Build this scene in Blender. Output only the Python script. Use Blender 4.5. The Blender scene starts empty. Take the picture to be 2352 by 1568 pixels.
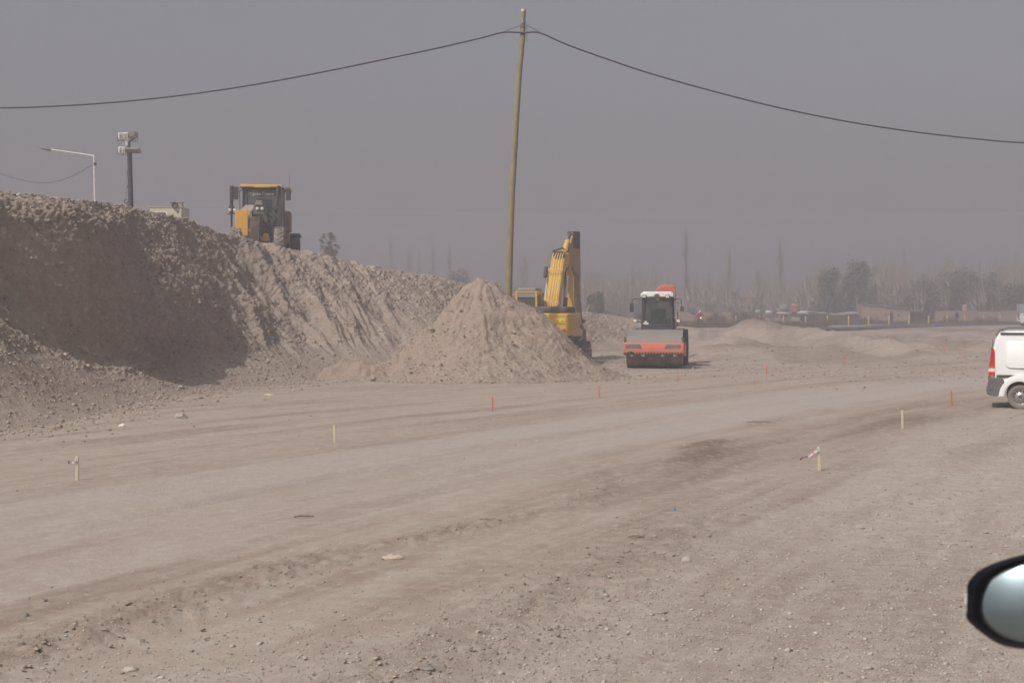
import bpy, bmesh, math, random
import numpy as np
from mathutils import Vector, Matrix, Euler
R = math.radians
random.seed(7); RS = np.random.RandomState(11)
SC = bpy.context.scene
COL = SC.collection

# ------------------------------------------------------------ camera
CH, F, CX, HY = 2.28, 2940.0, 1176.0, 716.0     # eye height, focal in sheet px, centre column, horizon row
cam = bpy.data.cameras.new('camera'); co = bpy.data.objects.new('camera', cam); COL.objects.link(co)
co.location = (0, 0, CH); co.rotation_euler = (R(90), 0, 0)
cam.sensor_width = 36; cam.lens = 45; cam.shift_y = -68/2352
cam.clip_start = 0.05; cam.clip_end = 6000
cam.dof.use_dof = True; cam.dof.focus_distance = 26; cam.dof.aperture_fstop = 6.0
SC.camera = co

# ------------------------------------------------------------ light
SUNDIR = Vector((-1.0, -0.98, 1.75)).normalized()
elev = math.asin(SUNDIR.z); azim = math.atan2(SUNDIR.x, SUNDIR.y)
w = bpy.data.worlds.new('World'); SC.world = w; w.use_nodes = True
nt = w.node_tree; nt.nodes.clear()
sky = nt.nodes.new('ShaderNodeTexSky'); sky.sky_type = 'NISHITA'; sky.sun_disc = False
sky.sun_elevation = elev; sky.sun_rotation = azim
sky.dust_density = 6.0; sky.air_density = 1.0; sky.ozone_density = 1.0
hs = nt.nodes.new('ShaderNodeHueSaturation'); hs.inputs['Saturation'].default_value = 0.32
bg = nt.nodes.new('ShaderNodeBackground'); bg.inputs['Strength'].default_value = 0.093
wo = nt.nodes.new('ShaderNodeOutputWorld')
nt.links.new(sky.outputs[0], hs.inputs['Color']); nt.links.new(hs.outputs[0], bg.inputs[0]); nt.links.new(bg.outputs[0], wo.inputs[0])
sl = bpy.data.lights.new('sun', 'SUN'); sl.energy = 3.25; sl.angle = R(0.6); sl.color = (1.0, 0.965, 0.915)
so = bpy.data.objects.new('sun', sl); COL.objects.link(so); so.rotation_euler = SUNDIR.to_track_quat('Z', 'Y').to_euler()
SC.view_settings.view_transform = 'Standard'; SC.view_settings.look = 'None'
SC.view_settings.exposure = 0.0; SC.view_settings.gamma = 1.0
SC.cycles.volume_bounces = 1; SC.cycles.max_bounces = 6; SC.cycles.diffuse_bounces = 3
HAZE_D, HAZE_C = 0.0046, (0.475, 0.465, 0.515)

# ------------------------------------------------------------ helpers
def P(px, py, d): return Vector(((px-CX)/F*d, d, CH-(py-HY)/F*d))
def lin(c): return tuple(((v/12.92) if v <= .04045 else ((v+.055)/1.055)**2.4) for v in c)

def tag(o, label=None, cat=None, group=None, kind=None):
    if label: o['label'] = label
    if cat: o['category'] = cat
    if group: o['group'] = group
    if kind: o['kind'] = kind
    return o
def thing(name, label, cat, loc=(0, 0, 0), rz=0.0, group=None):
    o = bpy.data.objects.new(name, None); COL.objects.link(o)
    o.location = loc; o.rotation_euler = (0, 0, rz); o.empty_display_size = .2
    return tag(o, label, cat, group)
def copy_tree(o, parent=None):
    c = o.copy(); COL.objects.link(c); c.parent = parent
    for ch in [k for k in bpy.data.objects if k.parent == o]: copy_tree(ch, c)
    return c

_mats = {}
def mat(name, col, rough=0.8, metal=0.0, var=0.12, vs=4.0, spec=0.3, dust=0.0, alpha=None, coat=0.0, bump=0.0):
    """plain painted / fabric / metal surface with blotchy wear and a coat of road dust"""
    if name in _mats: return _mats[name]
    m = bpy.data.materials.new(name); m.use_nodes = True; n = m.node_tree.nodes; l = m.node_tree.links
    b = n['Principled BSDF']; b.inputs['Roughness'].default_value = rough; b.inputs['Metallic'].default_value = metal
    b.inputs['Specular IOR Level'].default_value = spec; b.inputs['Coat Weight'].default_value = coat
    tc = n.new('ShaderNodeTexCoord'); ns = n.new('ShaderNodeTexNoise'); ns.inputs['Scale'].default_value = vs
    ns.inputs['Detail'].default_value = 6; l.new(tc.outputs['Object'], ns.inputs['Vector'])
    mx = n.new('ShaderNodeMix'); mx.data_type = 'RGBA'
    mx.inputs[6].default_value = (*[c*(1-var*2) for c in col], 1); mx.inputs[7].default_value = (*[min(1, c*(1+var)) for c in col], 1)
    l.new(ns.outputs[0], mx.inputs[0]); out = mx.outputs[2]
    if dust > 0:
        n2 = n.new('ShaderNodeTexNoise'); n2.inputs['Scale'].default_value = vs*.6; n2.inputs['Detail'].default_value = 8
        l.new(tc.outputs['Object'], n2.inputs['Vector'])
        mr = n.new('ShaderNodeMapRange'); mr.inputs[1].default_value = .35; mr.inputs[2].default_value = .7
        mr.inputs[3].default_value = dust*.35; mr.inputs[4].default_value = dust; l.new(n2.outputs[0], mr.inputs[0])
        m2 = n.new('ShaderNodeMix'); m2.data_type = 'RGBA'; m2.inputs[7].default_value = (.34, .29, .24, 1)
        l.new(mr.outputs[0], m2.inputs[0]); l.new(out, m2.inputs[6]); out = m2.outputs[2]
    l.new(out, b.inputs['Base Color'])
    if bump > 0:
        bp = n.new('ShaderNodeBump'); bp.inputs['Strength'].default_value = bump; bp.inputs['Distance'].default_value = .02
        l.new(ns.outputs[0], bp.inputs['Height']); l.new(bp.outputs[0], b.inputs['Normal'])
    if alpha is not None: b.inputs['Alpha'].default_value = alpha
    _mats[name] = m; return m

def set_mesh(me, V, Fc):
    """fast mesh fill from numpy (quads or tris, all same size)"""
    V = np.asarray(V, dtype=np.float32); Fc = np.asarray(Fc, dtype=np.int32); k = Fc.shape[1]
    me.vertices.add(len(V)); me.vertices.foreach_set('co', V.ravel())
    me.loops.add(Fc.size); me.loops.foreach_set('vertex_index', Fc.ravel())
    me.polygons.add(len(Fc)); me.polygons.foreach_set('loop_start', np.arange(0, Fc.size, k, dtype=np.int32))
    me.update(calc_edges=True); me.validate()
def np_obj(name, V, Fc, m, parent=None, smooth=False, color=None):
    me = bpy.data.meshes.new(name); set_mesh(me, V, Fc); me.materials.append(m)
    if smooth: me.polygons.foreach_set('use_smooth', np.ones(len(me.polygons), dtype=bool))
    if color is not None:
        a = me.attributes.new('tone', 'FLOAT', 'POINT'); a.data.foreach_set('value', np.asarray(color, dtype=np.float32))
    o = bpy.data.objects.new(name, me); COL.objects.link(o); o.parent = parent; return o

class MB:
    def __init__(s): s.v = []; s.f = []; s.sm = []
    def add(s, vs, fs, smooth=False, M=None):
        b = len(s.v)
        for p in vs: s.v.append(tuple(M @ Vector(p)) if M is not None else tuple(p))
        for f in fs: s.f.append([i+b for i in f]); s.sm.append(smooth)
        return s
    def box(s, x0, x1, y0, y1, z0, z1, M=None, top=(1, 1), sh=(0, 0)):
        cx, cy = (x0+x1)/2+sh[0], (y0+y1)/2+sh[1]; hx, hy = (x1-x0)/2*top[0], (y1-y0)/2*top[1]
        vs = [(x0, y0, z0), (x1, y0, z0), (x1, y1, z0), (x0, y1, z0), (cx-hx, cy-hy, z1), (cx+hx, cy-hy, z1), (cx+hx, cy+hy, z1), (cx-hx, cy+hy, z1)]
        return s.add(vs, [(0, 3, 2, 1), (4, 5, 6, 7), (0, 1, 5, 4), (1, 2, 6, 5), (2, 3, 7, 6), (3, 0, 4, 7)], M=M)
    def bar(s, p, q, w, h=None, up=(0, 0, 1)):
        p = Vector(p); q = Vector(q); h = h or w; d = (q-p).normalized(); u = Vector(up)
        if abs(d.dot(u)) > .95: u = Vector((0, 1, 0))
        a = d.cross(u).normalized(); b = a.cross(d).normalized(); vs = []
        for c in (p, q):
            for i, j in ((-1, -1), (1, -1), (1, 1), (-1, 1)): vs.append(c+a*i*w/2+b*j*h/2)
        return s.add(vs, [(0, 1, 2, 3), (7, 6, 5, 4), (0, 4, 5, 1), (1, 5, 6, 2), (2, 6, 7, 3), (3, 7, 4, 0)])
    def tube(s, pts, r, n=10, cap=True):
        pts = [Vector(p) for p in pts]; k = len(pts); rs = r if isinstance(r, (list, tuple)) else [r]*k
        vs = []; prev = None
        for i, p in enumerate(pts):
            d = (pts[min(i+1, k-1)]-pts[max(i-1, 0)]).normalized()
            if prev is None:
                u = Vector((0, 0, 1)) if abs(d.z) < .9 else Vector((1, 0, 0)); a = d.cross(u).normalized()
            else: a = (prev-d*prev.dot(d)).normalized()
            prev = a; b = d.cross(a)
            for j in range(n):
                t = 2*math.pi*j/n; vs.append(p+(a*math.cos(t)+b*math.sin(t))*rs[i])
        fs = [(i*n+j, i*n+(j+1) % n, (i+1)*n+(j+1) % n, (i+1)*n+j) for i in range(k-1) for j in range(n)]
        s.add(vs, fs, True)
        if cap:
            s.add(vs[:n], [tuple(range(n))[::-1]]); s.add(vs[-n:], [tuple(range(n))])
        return s
    def prism(s, poly, a, b, axis='x'):
        """poly in the two other axes (cyclic order), extruded from a to b along axis"""
        n = len(poly); vs = []
        for t in (a, b):
            for u, v in poly: vs.append({'x': (t, u, v), 'y': (u, t, v), 'z': (u, v, t)}[axis])
        fs = [tuple(range(n)), tuple(range(2*n-1, n-1, -1))]+[(i, i+n, (i+1) % n+n, (i+1) % n) for i in range(n)]
        return s.add(vs, fs)
    def lathe(s, prof, c, axis='x', n=32, smooth=True):
        """prof: (offset along axis, radius)"""
        vs = []; c = Vector(c)
        for o, r in prof:
            for j in range(n):
                t = 2*math.pi*j/n; u, v = r*math.cos(t), r*math.sin(t)
                vs.append(c+Vector({'x': (o, u, v), 'y': (u, o, v), 'z': (u, v, o)}[axis]))
        k = len(prof)
        return s.add(vs, [(i*n+j, i*n+(j+1) % n, (i+1)*n+(j+1) % n, (i+1)*n+j) for i in range(k-1) for j in range(n)], smooth)
    def ball(s, c, rx, ry=None, rz=None, n=12, m=8):
        ry = ry or rx; rz = rz or rx; vs = []
        for i in range(m+1):
            a = math.pi*i/m
            for j in range(n):
                t = 2*math.pi*j/n; vs.append((c[0]+rx*math.sin(a)*math.cos(t), c[1]+ry*math.sin(a)*math.sin(t), c[2]+rz*math.cos(a)))
        return s.add(vs, [(i*n+j, (i+1)*n+j, (i+1)*n+(j+1) % n, i*n+(j+1) % n) for i in range(m) for j in range(n)], True)
    def build(s, name, m, parent=None, bevel=0, seg=2, label=None):
        me = bpy.data.meshes.new(name); me.from_pydata(s.v, [], s.f)
        me.polygons.foreach_set('use_smooth', s.sm)
        bm = bmesh.new(); bm.from_mesh(me); bmesh.ops.remove_doubles(bm, verts=bm.verts, dist=1e-5)
        bmesh.ops.recalc_face_normals(bm, faces=bm.faces); bm.to_mesh(me); bm.free()
        me.set_sharp_from_angle(angle=R(40)); me.materials.append(m)
        o = bpy.data.objects.new(name, me); COL.objects.link(o); o.parent = parent
        if bevel:
            md = o.modifiers.new('bevel', 'BEVEL'); md.width = bevel; md.segments = seg; md.limit_method = 'ANGLE'; md.angle_limit = R(35)
            md.use_clamp_overlap = True
        if label: o['label'] = label
        return o

# ---- numpy noise
def _h(i, j, k, s):
    n = (i.astype(np.int64)*374761393+j.astype(np.int64)*668265263+k.astype(np.int64)*2147483647+s*1274126177) & 0x7fffffff
    n = ((n ^ (n >> 13))*1274126177) & 0x7fffffff; n = n ^ (n >> 16)
    return (n & 0xffff)/32767.5-1.0
def vn(x, y, z=None, s=0):
    x = np.asarray(x, float); y = np.asarray(y, float); z = np.zeros_like(x) if z is None else np.asarray(z, float)
    i, j, k = np.floor(x), np.floor(y), np.floor(z); a, b, c = x-i, y-j, z-k
    a = a*a*a*(a*(a*6-15)+10); b = b*b*b*(b*(b*6-15)+10); c = c*c*(3-2*c); r = 0
    for di in (0, 1):
        for dj in (0, 1):
            for dk in (0, 1):
                r = r+_h(i+di, j+dj, k+dk, s)*(a if di else 1-a)*(b if dj else 1-b)*(c if dk else 1-c)
    return r
def fbm(x, y, z=None, o=4, s=0, g=.5):
    r = 0; A = 1; t = 0; zz = None if z is None else np.asarray(z, float)
    for q in range(o):
        f = 2.03**q; ca, sa = math.cos(q*1.1), math.sin(q*1.1)
        r = r+A*vn((x*ca-y*sa)*f+q*17.3, (x*sa+y*ca)*f+q*9.1, None if zz is None else zz*f+q*5.7, s+q); t += A; A *= g
    return r/t*1.5
def sm(t): t = np.clip(t, 0, 1); return t*t*(3-2*t)
def grid_faces(n, m, base=0):
    i = np.arange(n-1)[:, None]*m+np.arange(m-1)[None, :]; i = i.ravel()+base
    return np.stack([i, i+m, i+m+1, i+1], 1)

# ------------------------------------------------------------ dirt materials
def dirt(name, c1, c2, c3, scale=1.0, streak=False, bump=.6, tone=False):
    m = bpy.data.materials.new(name); m.use_nodes = True; n = m.node_tree.nodes; l = m.node_tree.links
    b = n['Principled BSDF']; b.inputs['Roughness'].default_value = .95; b.inputs['Specular IOR Level'].default_value = .12
    tc = n.new('ShaderNodeTexCoord'); vec = tc.outputs['Object']
    def noise(sc, det, v=vec, rough=.6):
        t = n.new('ShaderNodeTexNoise'); t.inputs['Scale'].default_value = sc; t.inputs['Detail'].default_value = det
        t.inputs['Roughness'].default_value = rough; l.new(v, t.inputs['Vector']); return t.outputs[0]
    def ramp(v, a, b_, lo=0., hi=1.):
        t = n.new('ShaderNodeMapRange'); t.inputs[1].default_value = a; t.inputs[2].default_value = b_
        t.inputs[3].default_value = lo; t.inputs[4].default_value = hi; l.new(v, t.inputs[0]); return t.outputs[0]
    def mix(f, a, b_, mode='MIX'):
        t = n.new('ShaderNodeMix'); t.data_type = 'RGBA'; t.blend_type = mode
        if isinstance(f, float): t.inputs[0].default_value = f
        else: l.new(f, t.inputs[0])
        for k, v in ((6, a), (7, b_)):
            if isinstance(v, tuple): t.inputs[k].default_value = (*v, 1)
            else: l.new(v, t.inputs[k])
        return t.outputs[2]
    c = mix(ramp(noise(.35*scale, 6), .38, .62), c1, c2)
    c = mix(ramp(noise(2.2*scale, 8, rough=.7), .45, .72), c, c3)
    if streak:
        at = n.new('ShaderNodeAttribute'); at.attribute_name = 'lane'
        tv = at.outputs['Vector']
        mp = n.new('ShaderNodeMapping'); mp.inputs['Scale'].default_value = (1.2, .15, 1); l.new(tv, mp.inputs[0])
        s1 = noise(1.0, 7, mp.outputs[0], .62)
        c = mix(ramp(s1, .47, .64, 0, .75), c, (.245, .178, .14))
        mp2 = n.new('ShaderNodeMapping'); mp2.inputs['Scale'].default_value = (5.5, .22, 1); l.new(tv, mp2.inputs[0])
        c = mix(ramp(noise(1.0, 6, mp2.outputs[0], .6), .52, .7, 0, .5), c, (.45, .385, .335))
        # the graded, dusty haul lane: paler and smoother than its edges
        ln = n.new('ShaderNodeAttribute'); ln.attribute_name = 'paved'
        c = mix(ramp(ln.outputs['Fac'], 0, 1, 0, .75), c, (.405, .355, .325))
        dk = n.new('ShaderNodeAttribute'); dk.attribute_name = 'damp'
        c = mix(ramp(dk.outputs['Fac'], 0, 1, 0, .9), c, (.185, .132, .10))
        gr = n.new('ShaderNodeAttribute'); gr.attribute_name = 'grit'
        gv = n.new('ShaderNodeTexVoronoi'); gv.inputs['Scale'].default_value = 14; l.new(vec, gv.inputs['Vector'])
        cc = n.new('ShaderNodeSeparateColor'); l.new(gv.outputs['Color'], cc.inputs[0])
        gcol = mix(cc.outputs[0], (.32, .285, .255), (.54, .49, .44))
        gm = n.new('ShaderNodeMath'); gm.operation = 'MULTIPLY'; l.new(gr.outputs['Fac'], gm.inputs[0]); l.new(ramp(noise(1.2, 5), .35, .65, .25, .75), gm.inputs[1])
        c = mix(gm.outputs[0], c, gcol)
    sp = n.new('ShaderNodeTexVoronoi'); sp.inputs['Scale'].default_value = 9*scale; l.new(vec, sp.inputs['Vector'])
    sc_ = n.new('ShaderNodeSeparateColor'); l.new(sp.outputs['Color'], sc_.inputs[0])
    c = mix(ramp(sc_.outputs[0], .55, 1, 0, .35), c, (.47, .42, .36))
    c = mix(ramp(noise(30*scale, 4), .3, .7, 0., .2), c, (.18, .14, .12))
    l.new(c, b.inputs['Base Color'])
    h1 = noise(7*scale, 10, rough=.75); h2 = noise(38*scale, 6, rough=.7)
    ad = n.new('ShaderNodeMath'); ad.operation = 'MULTIPLY_ADD'; ad.inputs[1].default_value = .35; l.new(h2, ad.inputs[0]); l.new(h1, ad.inputs[2])
    bp = n.new('ShaderNodeBump'); bp.inputs['Strength'].default_value = bump; bp.inputs['Distance'].default_value = .09/scale
    l.new(ad.outputs[0], bp.inputs['Height']); l.new(bp.outputs[0], b.inputs['Normal'])
    return m
M_ground = dirt('packed_dirt', (.378, .302, .252), (.35, .276, .228), (.42, .36, .31), 1.0, True, .4)
M_bank = dirt('bank_dirt', (.395, .312, .256), (.36, .275, .222), (.43, .36, .30), 1.0, False, .8)
M_mound = dirt('mound_dirt', (.375, .285, .228), (.345, .255, .20), (.41, .33, .27), 1.0, False, .8)

def stone_mat(name, lo, hi):
    m = bpy.data.materials.new(name); m.use_nodes = True; n = m.node_tree.nodes; l = m.node_tree.links
    b = n['Principled BSDF']; b.inputs['Roughness'].default_value = .9; b.inputs['Specular IOR Level'].default_value = .15
    a = n.new('ShaderNodeAttribute'); a.attribute_name = 'tone'
    t = n.new('ShaderNodeMix'); t.data_type = 'RGBA'; t.inputs[6].default_value = (*lo, 1); t.inputs[7].default_value = (*hi, 1)
    l.new(a.outputs['Fac'], t.inputs[0]); l.new(t.outputs[2], b.inputs['Base Color']); return m
M_stone = stone_mat('stone', (.28, .245, .215), (.54, .48, .42))
M_clod = stone_mat('dry_clod', (.27, .21, .17), (.46, .38, .32))

def stones(name, X, Y, Z, S, m, seed=0, flat=.6):
    """scatter of small angular stones -> one mesh"""
    rs = np.random.RandomState(seed); n = len(X)
    base = np.array([(1, 0, 0), (0, 1, 0), (-1, 0, 0), (0, -1, 0), (0, 0, 1), (0, 0, -1), (.6, .6, .55), (-.6, -.5, .6)], float)
    fa = np.array([(0, 6, 4), (6, 1, 4), (1, 2, 4), (2, 7, 4), (7, 3, 4), (3, 0, 4), (0, 1, 6), (2, 3, 7), (1, 0, 5), (2, 1, 5), (3, 2, 5), (0, 3, 5)])
    V = np.repeat(base[None], n, 0)+rs.uniform(-.28, .28, (n, 8, 3))
    a = rs.uniform(0, 6.28, n); ca, sa = np.cos(a)[:, None], np.sin(a)[:, None]
    st = rs.uniform(.7, 1.5, (n, 1))
    x = V[:, :, 0]*st; y = V[:, :, 1]; z = V[:, :, 2]*flat*rs.uniform(.6, 1.3, (n, 1))
    S = S[:, None]
    VX = X[:, None]+(x*ca-y*sa)*S; VY = Y[:, None]+(x*sa+y*ca)*S; VZ = Z[:, None]+(z+.18)*S
    VV = np.stack([VX, VY, VZ], 2).reshape(-1, 3)
    FF = (fa[None]+(np.arange(n)*8)[:, None, None]).reshape(-1, 3)
    return np_obj(name, VV, FF, m, color=np.repeat(rs.uniform(0, 1, n)**1.3, 8))

# ------------------------------------------------------------ terrain function
HEAPS = []   # px, top row, distance, half width x, half depth y
for px, py, d, wx, wy in ((1715, 738, 92, 3.6, 5), (1600, 748, 84, 2.6, 5), (1800, 752, 88, 3.2, 5), (1905, 757, 84, 2.6, 4.5), (1660, 766, 72, 2.8, 5),
                          (1760, 784, 66, 4.2, 3.5), (2040, 768, 80, 1.8, 4), (2150, 771, 84, 2.6, 5), (2230, 776, 78, 2.0, 4), (1985, 785, 68, 3.5, 3), (2105, 790, 66, 2.2, 3),
                          (1530, 760, 80, 2.2, 6), (2330, 772, 90, 3, 5), (1840, 800, 62, 4.5, 2.2), (1640, 792, 62, 2.2, 2.5)):
    p = P(px, py, d); HEAPS.append((p.x, d, max(p.z-.1, .12), wx, wy))
def lane_x(y): return -9.5+.36*y+.0057*y*y
def zg(x, y):
    x = np.asarray(x, float); y = np.asarray(y, float)
    z = .6*sm((y-98)/30)
    wk = sm((np.hypot(x, y)-52)/22)*sm((135-y)/30)*sm((x-2)/6)
    for hx, hy, hz, wx, wy in HEAPS:
        q = ((x-hx)/wx)**2+((y-hy)/wy)**2
        z = z+hz*np.exp(-q*1.1)*.82
    z = z+wk*.36*fbm(x*.42, y*.26, o=5, s=3)
    near = sm((y-4)/3)
    v = x-lane_x(y)
    # shallow wheel ruts running with the haul lane and broken crust along its near edge
    z = z+.005*fbm(v*2.2, y*.12, o=3, s=5)*near*sm((60-y)/20)
    e = crust(x, y); z = z+e*(.045*np.abs(fbm(x*3.2, y*2.2, o=4, s=8))+.02)
    return z
def crust(x, y):
    """0..1 where the lane's near edge is broken into clods"""
    v = x-lane_x(y)
    vc = np.interp(y, [8, 12, 15, 19, 25, 30, 36], [2.7, 2.5, 3.3, 2.9, 1.5, 1.1, 1.0])
    e = 1.15*np.exp(-((v-vc-.3*vn(y*.6, y*0+3))/(.34+.1*vn(y*.8, y*0+5)))**2)+.8*np.exp(-((v-5.1-.7*vn(y*.2, y*0+9))/.7)**2)*sm((16-y)/3)
    return e*sm((vn(x*.45+7, y*.33, s=21)+.45)*2.0)*sm((y-6)/3)*sm((34-y)/6)

def build_ground():
    ang = np.concatenate([np.linspace(-180, -32, 75)[:-1], np.linspace(-32, 32, 900), np.linspace(32, 180, 75)[1:-1]])
    inv = np.linspace(1/3.0, 1/210.0, 760); inv = inv**1.0
    d1 = 1/np.linspace((1/3.0)**.72, (1/230.0)**.72, 760)**(1/.72)
    rad = np.concatenate([[.02, 1, 2], d1, [260, 320, 420, 600, 1000, 2000, 4200]])
    A, D = np.meshgrid(np.radians(ang), rad)
    X = D*np.sin(A); Y = D*np.cos(A)
    Z = np.where(Y > 0, zg(X, Y), 0.0)
    V = np.stack([X, Y, Z], 2).reshape(-1, 3); n, m = X.shape
    i = np.arange(n-1)[:, None]*m+np.arange(m)[None, :]; j = np.arange(n-1)[:, None]*m+(np.arange(m)[None, :]+1) % m
    Fc = np.stack([i, j, j+m, i+m], 2).reshape(-1, 4)
    o = np_obj('ground', V, Fc, M_ground, smooth=True); tag(o, kind='structure'); me = o.data
    x, y = X.ravel(), Y.ravel(); v = x-lane_x(y)
    a = me.attributes.new('lane', 'FLOAT_VECTOR', 'POINT'); a.data.foreach_set('vector', np.stack([v, y, 0*x], 1).astype(np.float32).ravel())
    e = .5*vn(y*.15, x*0, s=40)
    pav = np.exp(-((v+1.1+e)/2.6)**4)*sm((75-y)/25)*(.32+.6*sm((y-13)/14)+.4*vn(v*.8, y*.07, s=41))
    a = me.attributes.new('paved', 'FLOAT', 'POINT'); a.data.foreach_set('value', np.clip(pav, 0, 1).astype(np.float32))
    dm = .9*crust(x, y)+1.05*np.exp(-((v-3.5-e)/1.15)**2)*sm((y-14)/5)*sm((38-y)/6)+.35*np.exp(-((v+4.1+e)/.7)**2)*sm((y-10)/5)*sm((48-y)/8)
    dm = dm*(.6+.5*fbm(v*1.3, y*.3, s=44))+.75*sm((y-50)/15)*sm((x-2)/5)*sm(fbm(x*.25, y*.11, s=49)*1.6+.2)*sm((150-y)/30)
    a = me.attributes.new('damp', 'FLOAT', 'POINT'); a.data.foreach_set('value', np.clip(dm, 0, 1).astype(np.float32))
    g = sm((v-3.2)/5)*sm((y+2)/6)+.5*sm((9.5-y)/2); g = g*(.55+.45*fbm(x*.25, y*.2, s=47))
    a = me.attributes.new('grit', 'FLOAT', 'POINT'); a.data.foreach_set('value', np.clip(g, 0, 1).astype(np.float32))
build_ground()

# ------------------------------------------------------------ embankment (raised bank on the left, cut face with a dug out scoop)
ST = [((-21, 17), (-27, 23, 5.8), 0), ((-13, 20.3), (-19.6, 26, 5.7), 0), ((-9.3, 24.4), (-15.6, 29.8, 5.58), .75), ((-8.9, 29.0), (-13.9, 33.4, 5.5), .9),
      ((-9.0, 33.2), (-12.15, 36.0, 5.42), 1.08), ((-8.6, 36.5), (-12.25, 40.4, 5.60), .0), ((-8.0, 39.3), (-11.5, 43.5, 5.50), 0), ((-7.2, 41.2), (-10.7, 50, 5.15), 0),
      ((-5.9, 44.2), (-8.9, 55, 4.82), 0), ((-4.3, 46.5), (-6.65, 60, 4.4), 0), ((-2.0, 51), (-3.8, 64, 3.98), 0), ((.5, 58), (-1.2, 68, 3.45), 0),
      ((4.5, 68), (3, 76, 2.5), 0), ((9, 76), (6.8, 84, 2.0), 0), ((15, 82), (12, 91, 1.2), 0), ((19, 88), (17, 96, .3), 0)]
def cr(a, t):
    a = np.asarray(a, float); n = len(a); t = np.clip(t, 0, n-1.0001); i = np.floor(t).astype(int); f = (t-i)
    if a.ndim > 1: f = f[..., None]
    p0, p1, p2, p3 = a[np.maximum(i-1, 0)], a[i], a[np.minimum(i+1, n-1)], a[np.minimum(i+2, n-1)]
    return .5*((2*p1)+(-p0+p2)*f+(2*p0-5*p1+4*p2-p3)*f*f+(-p0+3*p1-3*p2+p3)*f**3)
PA = np.array([(0, 0), (.28, .06), (.50, .14), (.63, .26), (.71, .56), (.765, .79), (1, 1)])
PC = np.array([(0, 0), (.28, .06), (.50, .14), (.66, .26), (.78, .58), (.86, .88), (1, 1)])
PB = np.array([(0, 0), (.13, .12), (.32, .30), (.52, .52), (.72, .76), (.90, .96), (1, 1)])
def build_bank():
    T = np.array([(a[0], a[1], -.12) for a, b, c in ST]); Rm = np.array([b for a, b, c in ST]); K = np.array([c for a, b, c in ST], float)
    # arc-length-ish sampling along stations
    seg = np.hypot(*(np.diff((T[:, :2]+Rm[:, :2])/2, axis=0).T)); w_ = np.where((np.arange(len(seg)) >= 2) & (np.arange(len(seg)) <= 11), 22, 8)
    s = np.concatenate([np.linspace(i, i+1, int(seg[i]*w_[i])+2)[:-1] for i in range(len(seg))]+[[len(seg)]])
    nt_ = 210; t = np.linspace(0, 1, nt_)
    Ts, Rs, Ks = cr(T, s), cr(Rm, s), np.clip(np.interp(s, np.arange(len(K)), K), 0, 1)
    ha = cr(PA, t*6); hb = cr(PB, t*6)
    hc = cr(PC, t*6); bl = sm((4.9-s)/1.1)[:, None]; ha = np.stack([ha[None, :, 0]*(1-bl)+hc[None, :, 0]*bl, ha[None, :, 1]*(1-bl)+hc[None, :, 1]*bl], 2)
    Kl = np.interp(s, [2, 3, 4, 5, 6, 7, 9], [.6, .9, 1, .95, .6, .25, 0]); wt = sm((t-.2)/.35)[None, :]; KK = Ks[:, None]*wt+Kl[:, None]*(1-wt)
    H = ha[:, :, 0]*KK+hb[None, :, 0]*(1-KK); Vv = ha[:, :, 1]*KK+hb[None, :, 1]*(1-KK)
    X = Ts[:, None, 0]+(Rs[:, None, 0]-Ts[:, None, 0])*H; Y = Ts[:, None, 1]+(Rs[:, None, 1]-Ts[:, None, 1])*H
    Z = Ts[:, None, 2]+(Rs[:, None, 2]-Ts[:, None, 2])*Vv
    # talus heap piled against the near end
    Z = Z+sm(t/.5)[None, :]*(1.6*np.exp(-(((X+11.6)/2.2)**2+((Y-26.8)/3.4)**2))+.8*np.exp(-(((X+10.3)/1.1)**2+((Y-30.8)/1.6)**2)))
    # plateau rows behind the rim
    bd = np.array([-.93, .37]); rows = np.array([.25, .6, 1.2, 2.2, 4, 8, 16, 30, 45]); drop = np.array([.0, .03, .1, .2, .3, .35, .35, .35, .35])
    hf = Rs[:, 2]/5.3
    X = np.concatenate([X, Rs[:, None, 0]+bd[0]*rows], 1); Y = np.concatenate([Y, Rs[:, None, 1]+bd[1]*rows], 1); Z = np.concatenate([Z, Rs[:, None, 2]-drop*hf[:, None]], 1)
    # normals of base sheet
    G = np.stack([X, Y, Z], 2); du = np.gradient(G, axis=0); dv = np.gradient(G, axis=1); N = np.cross(du, dv)
    N /= np.linalg.norm(N, axis=2, keepdims=True)+1e-9; N[N[..., 2] < 0] *= -1
    n2 = X.shape[1]; tt = np.concatenate([t, 1+rows*.05])[None, :]*np.ones((len(s), 1)); S2 = s[:, None]*np.ones((1, n2))
    along = np.cumsum(np.concatenate([[0], np.hypot(np.diff(Rs[:, 0]), np.diff(Rs[:, 1]))]))[:, None]*np.ones((1, n2))
    face = sm(tt/.12)*sm((1.06-tt)/.08+.25)
    mid = sm((tt-.1)/.2); lower = sm((.36-tt)/.1)
    fins = fbm((along+10*tt)*.42, tt*1.6, o=4, s=61, g=.6)*.40*mid*sm((1.0-tt)/.22)
    fins2 = fbm((along+9*tt)*1.15, tt*4.5, o=4, s=62, g=.6)*.19*mid*sm((1.0-tt)/.15)
    c1 = fbm(X*2.2, Y*1.8, Z*2.4, o=4, s=63)*.08
    c2 = fbm(X*9, Y*8, Z*10, o=3, s=64, g=.7)*.06
    c3 = fbm(X*11, Y*9, Z*12, o=2, s=65)*.045
    rough = np.where(lower > 0, 1-.78*lower, 1)*(.45+.55*face)
    smooth_patch = sm((vn(along*.22, tt*2.2, s=70)+.1)*3)*sm((.62-tt)/.2)
    rough = rough*(1-.55*smooth_patch*(S2 > 6.5))
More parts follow.
